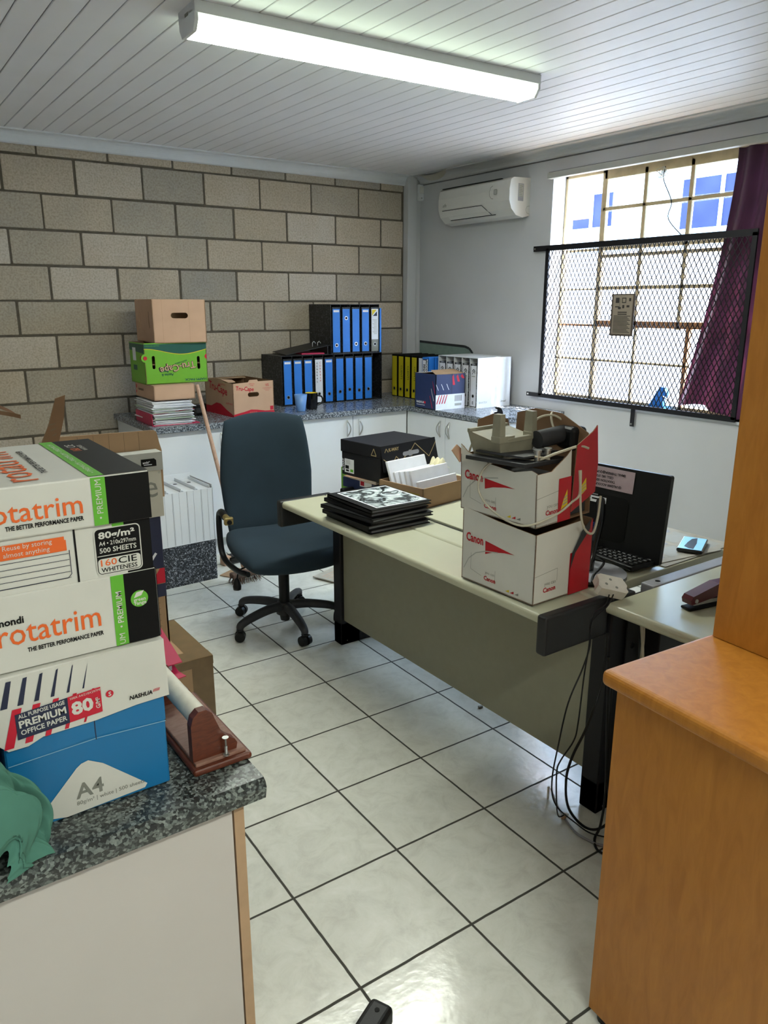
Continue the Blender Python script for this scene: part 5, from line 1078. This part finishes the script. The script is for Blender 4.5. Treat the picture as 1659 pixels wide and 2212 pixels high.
def canon_box(label, loc, rz, H, open_top, rot=None):
    W, D = 0.235, 0.29
    t = thing('paper_carton', label, 'box', loc, rz, rot=rot); F = faces(W, D, H); mb = MB()
    if open_top:
        mb.plate(F['left'], [(0, 0), (D, 0), (D, H-0.012), (D-0.02, H-0.006), (D*0.72, H-0.02), (D*0.4, H-0.012), (0.03, H+0.01), (0, H+0.03)], 0.003, M_paper, m2=M_cardd)
        mb.plate(F['front'], [(0, 0), (W*0.62, 0), (W*0.60, H+0.035), (W*0.52, H+0.02), (0.06, H-0.015), (0, H-0.015)], 0.003, M_paper, m2=M_cardd)
        mb.plate(Fr((W*0.62, -0.003, 0), (1, 0.02, 0), (0, -0.02, 1)), [(0, 0.02), (W*0.46, 0.06), (W*0.48, H-0.02), (W*0.42, H+0.09), (W*0.34, H+0.075), (0.01, H+0.045)], 0.003, M_cred, m2=M_cardd)
        f = Fr((W*0.62, -0.003, 0), (1, 0.02, 0), (0, -0.02, 1)); mb.poly(f, [(0.02, 0.05), (0.065, 0.075), (0.06, 0.11), (0.035, 0.085)], M_yp); 
        for k in range(3): mb.poly(f, [(0.035, 0.064+0.009*k), (0.061, 0.074+0.009*k), (0.061, 0.077+0.009*k), (0.037, 0.067+0.009*k)], M_film, 0.001)
    else:
        mb.plate(F['left'], [(0, 0), (D, 0), (D, H-0.012), (D*0.5, H-0.004), (0, H+0.012)], 0.003, M_paper, m2=M_cardd)
        mb.plate(F['front'], [(0, 0), (W, 0), (W, H*0.35), (W*0.95, H*0.4), (W*0.9, H-0.03), (W*0.8, H), (0, H-0.012)], 0.003, M_paper, m2=M_cardd)
        mb.poly(F['front'], [(W*0.62, 0), (W, 0), (W, H+0.0), (W*0.86, H*0.80), (W*0.64, H*0.55)], M_cred, 0.003)
        mb.poly(F['front'], [(W*0.62, H*0.35), (W*0.70, H*0.58), (W*0.95, H*0.86), (W*0.95, H*1.0), (W*0.80, H*0.86), (W*0.64, H*0.58)], M_dust, 0.004)
    mb.plate(F['right'], [(0, 0), (D, 0), (D, H), (0, H)], 0.003, M_paper, m2=M_cardd); mb.plate(F['back'], [(0, 0), (W, 0), (W, H), (0, H)], 0.003, M_cred, m2=M_cardd); mb.box((0, 0, 0), (W, D, 0.004), M_cardd)
    canon_print(mb, F['left'], D, F['front'], W if not open_top else W*0.62, H)
    if open_top:
        pass
    mb.build('body', t); return t
canon_box('lower white and red paper carton standing on the desk', (-2.030, -3.640, DZ+0.004), 0.03, 0.215, False)
tt = canon_box('upper torn white and red carton overflowing with electronic scrap and cables', (-2.022, -3.628, DZ+0.222), 0.06, 0.165, True, rot=(0, -0.03, 0.06))
mb = MB(); mb.plate(Fr((-0.002, 0.292, 0.14), (1, 0.15, 0), (-0.35, 0.25, 1)), [(0, 0), (0.05, 0), (0.05, 0.045), (0.035, 0.035), (0.02, 0.055), (-0.012, 0.042)], 0.003, M_cardp); mb.plate(Fr((0.03, 0.294, 0.15), (1, 0, 0), (0.1, 0.25, 1)), [(0.04, 0), (0.2, 0), (0.19, 0.09), (0.13, 0.115), (0.06, 0.105)], 0.003, M_cardd)
mb.plate(Fr((0.233, 0.02, 0.15), (0, 1, 0), (0.1, 0, 1)), [(0, 0), (0.27, 0), (0.27, 0.11), (0.2, 0.13), (0.1, 0.125), (0.0, 0.08)], 0.003, M_cardd); mb.build('flap', tt)
mb = MB(); mb.box((0.01, 0.01, 0.006), (0.225, 0.28, 0.10), M_dust); so_ = mb.build('packed_scrap', tt)
# scrap in the upper carton (resting on packed scrap)
CZ = DZ+0.222
t = thing('printer_part', 'upturned beige plastic printer part with two prongs on top of the scrap carton', 'scrap', (-2.045, -3.50, CZ+0.172), 0.12)
mb = MB(); mb.add([(0, 0, 0.045), (0.17, 0, 0.045), (0.155, 0.01, 0), (0.02, 0.01, 0), (0, 0.12, 0.07), (0.17, 0.12, 0.07), (0.155, 0.11, 0), (0.02, 0.11, 0)], [(0, 3, 2, 1), (4, 5, 6, 7), (0, 1, 5, 4), (3, 7, 6, 2), (0, 4, 7, 3), (1, 2, 6, 5)], M_printer)
mb.box((0, -0.002, 0.043), (0.17, 0.012, 0.056), M_printer, bev=0.002); mb.box((0.0, 0.11, 0.065), (0.17, 0.12, 0.075), M_printer); mb.box((0.01, 0.012, 0.04), (0.16, 0.11, 0.046), M_dust); mb.box((0.03, 0.0, 0.05), (0.065, 0.02, 0.062), M_printer)
mb.build('tray', t)
for x, zt in ((0.0, 0.125), (0.142, 0.122)):
    mb = MB(); mb.hull8([(x, 0, 0.05), (x+0.024, 0, 0.05), (x+0.024, 0.03, 0.05), (x, 0.03, 0.05), (x+0.002, 0.002, zt), (x+0.022, 0.002, zt), (x+0.022, 0.028, zt), (x+0.003, 0.028, zt)], M_printer); mb.box((x-0.003, -0.003, 0.045), (x+0.034, 0.03, 0.064), M_printer, bev=0.002); mb.build('prong', t)
t = thing('metal_chassis', 'flat dark metal chassis with screw posts jutting from the scrap carton', 'scrap', (-2.045, -3.60, CZ+0.165), 0.2)
mb = MB(); mb.T = Matrix.Rotation(0.06, 4, 'Y'); mb.box((0, 0, 0), (0.235, 0.2, 0.012), M_dust, bev=0.002); mb.box((0.02, 0.02, 0.022), (0.235, 0.18, 0.027), M_dust); mb.build('plate', t)
for x, y in ((0.09, 0.02), (0.135, 0.015)):
    mb = MB(); mb.cyl((x, y, 0.004), (x, y, 0.035), 0.009, 0.009, M_chrome, 10); mb.cyl((x, y, 0.03), (x, y, 0.037), 0.012, 0.012, M_chrome, 10); mb.build('screw_post', t)
mb = MB(); mb.cyl((0.0, 0, 0), (0.11, 0.02, 0.01), 0.026, 0.026, M_dust, 16); mb.box((0.09, -0.035, -0.035), (0.15, 0.05, 0.035), M_black, bev=0.015, seg=3)
tag(mb.build('motor', loc=(-1.90, -3.50, CZ+0.215), rz=-0.25), 'dark cylindrical motor lying beside the printer part in the scrap carton', 'scrap')
def cable(name, label, pts, r, m, cat='cable', n=6):
    mb = MB(); mb.tube(pts, r, m, n, 6); return tag(mb.build(name), label, cat)
X0, Y0 = -2.03, -3.64
cable('cable', 'loop of off-white cable hanging down over both white and red cartons', [(-1.93, -3.58, CZ+0.175), (-1.99, -3.55, CZ+0.185), (-2.045, -3.46, CZ+0.155), (-2.055, -3.43, CZ+0.08), (-2.062, -3.50, CZ+0.03), (-2.066, -3.62, CZ+0.015), (-2.0, -3.672, CZ+0.045), (-1.93, -3.668, CZ+0.07), (-1.885, -3.655, CZ+0.085), (-1.885, -3.65, CZ+0.15)], 0.0032, M_cablew)
cable('cable', 'off-white cable curving down the red side to the monitor', [(-1.88, -3.65, CZ+0.15), (-1.885, -3.662, CZ+0.05), (-1.87, -3.665, CZ-0.01), (-1.835, -3.668, CZ-0.035), (-1.80, -3.655, CZ+0.0), (-1.775, -3.64, CZ+0.06)], 0.0035, M_cablew)
cable('cable', 'coiled off-white cable over the top edge of the scrap carton', [(-1.86, -3.44, CZ+0.22), (-1.85, -3.45, CZ+0.265), (-1.81, -3.48, CZ+0.275), (-1.78, -3.51, CZ+0.24), (-1.79, -3.53, CZ+0.20), (-1.83, -3.50, CZ+0.24), (-1.80, -3.46, CZ+0.28), (-1.77, -3.48, CZ+0.25), (-1.775, -3.50, CZ+0.2)], 0.0035, M_cablew)
cable('cable', 'thick grey cable lying across the metal chassis in the carton', [(-2.03, -3.46, CZ+0.18), (-1.97, -3.55, CZ+0.17), (-1.92, -3.60, CZ+0.195), (-1.86, -3.62, CZ+0.21), (-1.82, -3.62, CZ+0.2)], 0.0042, M_cablew)
cable('cable', 'bunch of thin pale wires at the far end of the scrap carton', [(-2.04, -3.36, CZ+0.15), (-2.02, -3.37, CZ+0.21), (-2.0, -3.38, CZ+0.16), (-2.03, -3.42, CZ+0.17), (-1.98, -3.46, CZ+0.155)], 0.0035, M_cablew)

# ------------------------------------------------------------------ monitor, keyboard, newspaper, phone, stapler, plug
sheet = MB(); 
for k, (a, x0, y0, w_, d_) in enumerate(((0.02, -1.45, -3.655, 0.40, 0.42), (-0.12, -1.50, -3.62, 0.36, 0.40), (0.06, -1.40, -3.40, 0.30, 0.5))):
    sheet.T = Matrix.Translation((x0, y0, DZ+0.0045+0.0025*k)) @ Matrix.Rotation(a, 4, 'Z'); sheet.box((0, 0, 0), (w_, d_, 0.0018), M_news)
    f = Fr((0, 0, 0.0018), (1, 0, 0), (0, 1, 0))
    for q in range(10): sheet.rect(f, 0.02+0.125*(q % 3), 0.03+0.1*(q//3), 0.02+0.125*(q % 3)+0.1, 0.11+0.1*(q//3), M_greyl if q % 4 else M_film, 0.0004)
sheet.T = Matrix.Identity(4); tag(sheet.build('newspaper'), 'newspaper sheets spread under the keyboard and phone', 'newspaper')
t = thing('monitor', 'black computer monitor seen from the back with an upside-down paper notice', 'monitor', (-1.70, -3.575, DZ+0.004), 0)
mb = MB(); mb.lathe([(0, 0), (0.098, 0), (0.10, 0.003), (0.10, 0.014)], M_blackg, 40); mb.lathe([(0.10, 0.014), (0.096, 0.017), (0, 0.019)], mat('painted_base_reflection', '#9fa0a6', 0.15), 40); mb.build('base', t)  # glossy black base; pale top is a reflection painted into the colour
mb = MB(); mb.tube([(-0.01, 0.01, 0.018), (0.01, 0.02, 0.07), (0.075, 0.05, 0.16), (0.115, 0.085, 0.20)], 0.024, M_blackg, 10, flat=0.6); mb.build('stand', t)
sc = MB(); P0 = Vector((0.21, -0.13, 0.062))
# screen panel: frame u runs from the near (picture right) bottom corner away
sc_u = Vector((-0.06, 0.995, 0)).normalized(); 
mb = MB(); f = Fr((0.155, 0.445, 0.012), (0.105, -0.994, 0), (0.075, 0, 1))
mb.plate(f, rrect(0, 0, 0.53, 0.288, 0.008), 0.018, M_black)
mb.poly(f, rrect(0.12, 0.04, 0.40, 0.19, 0.02), M_blk, 0.0015)
mb.plate(Fr(f.p(0, 0, -0.019), -f.u, f.v), [(-0.52, 0.012), (-0.01, 0.012), (-0.01, 0.278), (-0.52, 0.278)], 0.001, M_blackg)
mb.build('screen', t)
mb = MB(); mb.plate(Fr(f.p(0, 0, 0.0025), f.u, f.v), [(0.19, 0.213), (0.408, 0.209), (0.409, 0.279), (0.19, 0.282)], 0.001, mat('pinkish_notice_paper', '#b5a2a8', 0.7))
g_ = Fr(f.p(0, 0, 0.003), f.u, f.v)
for k, (s_, w_) in enumerate((('QUALI2000 ACCOUNTING AND', 0.15), ('TAXATION SERVICES', 0.10), ('CELL: 082 3721782', 0.085), ('EMAIL: THERESA@QUALI2000.CO.ZA', 0.17))):
    mb.text(g_, s_, 0.292+w_/2, 0.226+k*0.0135, 0.0075, M_blk, rot=PI, w=w_, bold=0.03)
mb.build('notice', t)
mb = MB(); mb.rect(f, 0.258, 0.160, 0.318, 0.180, M_sheet, 0.003); mb.rect(f, 0.263, 0.169, 0.295, 0.174, M_blk, 0.0034); mb.rect(f, 0.236, 0.167, 0.257, 0.173, M_sheet, 0.003); mb.rect(f, 0.24, 0.184, 0.285, 0.188, M_film, 0.003)
mb.build('sticker', t)
mb = MB(); mb.T = Matrix.Identity(4); c0 = f.p(0.27, 0.085, 0.002); mb.tube([c0, c0+Vector((-0.02, -0.005, 0.0)), c0+Vector((-0.05, -0.03, -0.02))], 0.009, mat('vga_blue', '#20307c', 0.4), 8); mb.box(c0+Vector((-0.03, -0.02, -0.008)), c0+Vector((0.0, 0.018, 0.008)), MATS['vga_blue'], bev=0.003)
mb.tube([c0+Vector((-0.05, -0.03, -0.02)), c0+Vector((-0.1, -0.06, -0.07)), (0.02, -0.02, 0.05), (-0.06, -0.05, 0.03), (-0.09, -0.07, 0.02)], 0.004, M_black, 6)
mb.build('video_plug', t)
t = thing('keyboard', 'black keyboard lying on newspaper beneath the monitor', 'keyboard', (-1.465, -3.645, DZ+0.013), 1.50)
mb = MB(); mb.box((0, 0, 0), (0.44, 0.13, 0.014), M_black, bev=0.004); mb.build('body', t)
mb = MB()
for r_ in range(5):
    for c_ in range(20):
        if c_ in (14, 15) and r_ == 2: continue
        mb.box((0.012+c_*0.021, 0.014+r_*0.021, 0.013), (0.012+c_*0.021+0.016, 0.014+r_*0.021+0.016, 0.019), M_char, bev=0.002, seg=1)
k_ = mb.build('keys', t)
t = thing('phone', 'smartphone with lit landscape picture lying on the newspaper', 'phone', (-1.262, -3.662, DZ+0.012), 0.45)
mb = MB(); mb.box((0, 0, 0), (0.155, 0.082, 0.012), M_blackg, bev=0.004, seg=3); mb.build('body', t)
mb = MB(); f = Fr((0, 0, 0.012), (1, 0, 0), (0, 1, 0)); M_scr = mat('lit_phone_screen', '#7fb6d4', 0.2, emit='#7fb6d4', es=0.12); M_scr2 = mat('lit_phone_picture', '#3c4650', 0.2, emit='#3a4b58', es=0.05)
mb.rect(f, 0.004, 0.004, 0.151, 0.078, M_scr, 0.0004); mb.poly(f, [(0.01, 0.03), (0.08, 0.028), (0.148, 0.034), (0.13, 0.05), (0.08, 0.058), (0.03, 0.062), (0.012, 0.045)], M_scr2, 0.0008); mb.build('screen', t)
t = thing('stapler', 'dark maroon stapler on the return desk beside the wooden cabinet', 'stapler', (-1.70, -3.895, DZ+0.001), -0.18)
mb = MB(); mb.box((0, -0.018, 0), (0.19, 0.018, 0.008), M_blk, bev=0.003); mb.build('base', t)
mb = MB(); mb.plate(Fr((0, -0.017, 0), (1, 0, 0), (0, 0, 1)), [(0.004, 0.018), (0.0, 0.032), (0.008, 0.042), (0.10, 0.066), (0.17, 0.066), (0.188, 0.05), (0.188, 0.01), (0.15, 0.01), (0.10, 0.03), (0.04, 0.022)], 0.034, M_maroon); mb.cyl((0.02, -0.019, 0.028), (0.02, 0.019, 0.028), 0.006, 0.006, M_chrome, 12); mb.build('arm', t)
mb = MB(); mb.box((0.02, -0.011, 0.012), (0.17, 0.011, 0.022), M_chrome); mb.build('magazine', t)
mb = MB(); mb.grid(lambda u, v: Vector((0.05*math.cos(2*PI*u)*math.sin(PI/2*v), 0.03*math.sin(2*PI*u)*math.sin(PI/2*v), 0.03*math.cos(PI/2*v))), 24, 8, M_plugw)
tag(mb.build('computer_mouse', loc=(-1.475, -3.86, DZ+0.0005), rz=0.3), 'silver-white computer mouse behind the stapler', 'mouse')
t = thing('plug_adaptor', 'white multi-way plug adaptor at the desk joint beside the monitor base', 'plug', (-1.80, -3.71, DZ+0.022), -0.5, rot=(0.5, 0.25, -0.55))
mb = MB(); mb.plate(Fr((-0.045, -0.028, 0.032), (1, 0, 0), (0, 1, 0)), [(0.008, 0), (0.082, 0), (0.09, 0.008), (0.086, 0.02), (0.09, 0.03), (0.086, 0.04), (0.078, 0.056), (0.012, 0.056), (0, 0.048), (0.004, 0.03), (0, 0.01)], 0.03, M_plugw); f = Fr((-0.045, -0.028, 0.032), (1, 0, 0), (0, 1, 0))
for x, y in ((0.025, 0.02), (0.055, 0.014), (0.04, 0.04)): mb.poly(f, circ(x, y, 0.0045, 12), M_grey)
mb.build('body', t)
# cables at the desk leg
LX, LY = -1.83, -3.76
cable('cable', 'thin black cable making the widest loop beside the desk leg', [(-1.78, -3.70, 0.745), (-1.85, -3.75, 0.72), (-1.93, -3.765, 0.70), (-1.935, -3.77, 0.62), (-1.965, -3.775, 0.56), (-2.02, -3.78, 0.476), (-2.048, -3.78, 0.357), (-2.064, -3.78, 0.248), (-2.04, -3.78, 0.163), (-1.96, -3.79, 0.075), (-1.90, -3.80, 0.02), (-1.85, -3.84, 0.006)], 0.0022, M_black)
cable('cable', 'second thin black cable ending in a tan connector near the floor', [(-1.77, -3.72, 0.75), (-1.85, -3.755, 0.715), (-1.93, -3.77, 0.69), (-1.945, -3.775, 0.62), (-1.962, -3.78, 0.54), (-1.972, -3.78, 0.40), (-1.985, -3.78, 0.348), (-2.027, -3.775, 0.30), (-2.035, -3.77, 0.26), (-1.99, -3.74, 0.12), (-1.93, -3.70, 0.03), (-1.90, -3.695, 0.018)], 0.0022, M_black)
cable('cable', 'thicker black power cable bowing out and sagging to the floor', [(-1.83, -3.745, 0.62), (-1.85, -3.755, 0.48), (-1.925, -3.775, 0.372), (-1.985, -3.78, 0.30), (-2.005, -3.78, 0.23), (-1.985, -3.78, 0.13), (-1.92, -3.79, 0.045), (-1.86, -3.80, 0.02), (-1.82, -3.80, 0.05), (-1.81, -3.77, 0.2), (-1.80, -3.75, 0.5)], 0.004, M_black)
cable('cable', 'grey cable curling over the tiles from a small white clip', [(-1.862, -3.605, 0.045), (-1.866, -3.625, 0.02), (-1.885, -3.67, 0.006), (-1.917, -3.751, 0.005), (-1.915, -3.80, 0.005), (-1.903, -3.835, 0.005), (-1.86, -3.88, 0.005)], 0.0035, M_film)
cable('cable', 'white cable hanging down between desk leg and wooden cabinet', [(-1.72, -3.77, 0.66), (-1.73, -3.80, 0.5), (-1.76, -3.80, 0.3), (-1.80, -3.80, 0.2), (-1.80, -3.81, 0.1), (-1.78, -3.84, 0.03), (-1.74, -3.9, 0.006)], 0.0045, M_cablew)
cable('cable', 'pale cable pair hanging behind the desk corner', [(-1.70, -3.76, 0.69), (-1.705, -3.775, 0.6), (-1.71, -3.78, 0.5), (-1.715, -3.785, 0.4)], 0.005, M_cablew)
cable('cable', 'black cable dropping to the tiles in front of the wooden cabinet', [(-1.83, -3.755, 0.55), (-1.82, -3.765, 0.3), (-1.83, -3.785, 0.12), (-1.86, -3.80, 0.03), (-1.895, -3.81, 0.006), (-1.925, -3.845, 0.005), (-1.92, -3.88, 0.005)], 0.004, M_black)
cable('cable', 'tangle of black cables behind the desk corner', [(-1.74, -3.76, 0.3), (-1.70, -3.80, 0.15), (-1.72, -3.84, 0.05), (-1.66, -3.86, 0.1), (-1.66, -3.80, 0.3), (-1.70, -3.76, 0.45), (-1.72, -3.8, 0.3), (-1.74, -3.86, 0.12), (-1.7, -3.9, 0.006)], 0.0045, M_black)
mb = MB(); mb.box((0, 0, 0), (0.018, 0.01, 0.014), M_card, bev=0.002); mb.box((0.016, 0.001, 0.002), (0.03, 0.009, 0.009), M_cablew); tag(mb.build('cable_connector', loc=(-1.905, -3.70, 0.004), rz=0.2), 'tan connector at the end of a thin cable by the desk leg', 'connector')
mb = MB(); mb.box((0, 0, 0), (0.008, 0.006, 0.045), M_plugw, bev=0.002); tag(mb.build('cable_clip', loc=(-1.866, -3.60, 0.001), rz=0.3), 'small white clip standing on the tiles at the grey cable end', 'clip')
mb = MB(); mb.box((0, 0, 0), (0.018, 0.009, 0.009), M_grey, bev=0.001); tag(mb.build('staple_box', loc=(-1.665, -3.05, 0.0005), rz=-0.3), 'tiny grey piece on the floor tiles beside the desk panel' .replace('piece', 'plastic piece'), 'debris')

# ================================================================== WOODEN CABINET (right foreground)
t = thing('wooden_cabinet', 'honey-coloured wooden cabinet with tall upper hutch in the right foreground', 'cabinet', (-2.382, -4.155, 0), -0.075)
HB = 0.84
mb = MB(); mb.box((0.028, -1.0, 0.02), (0.56, -0.02, HB-0.034), M_cherry); mb.build('base_unit', t)
mb = MB(); mb.box((0.0, -1.03, HB-0.034), (0.60, 0.0, HB), M_cherry, bev=0.012, seg=4); mb.build('top', t)
mb = MB(); mb.box((0.315, -1.02, HB+0.0005), (0.60, -0.014, 2.05), M_cherry, bev=0.002); mb.build('hutch', t)
for x, y in ((0.05, -0.05), (0.05, -0.95), (0.5, -0.05), (0.5, -0.95)):
    mb = MB(); mb.cyl((x, y, 0), (x, y, 0.02), 0.018, 0.018, M_black, 12); mb.build('foot', t)
# black bar at the bottom
t = thing('trolley_bar', 'black rounded bar end with a round hole, lying on the tiles at the bottom edge', 'bar', (-2.735, -3.925, 0.001), PI+0.45)
mb = MB(); mb.box((0, -0.028, 0), (0.35, 0.028, 0.05), M_black, bev=0.012, seg=4); mb.build('body', t)
mb = MB(); mb.cyl((0.028, 0.0, 0.0495), (0.028, 0.0, 0.0508), 0.0055, 0.0055, M_blk, 16); mb.build('hole_plug', t)
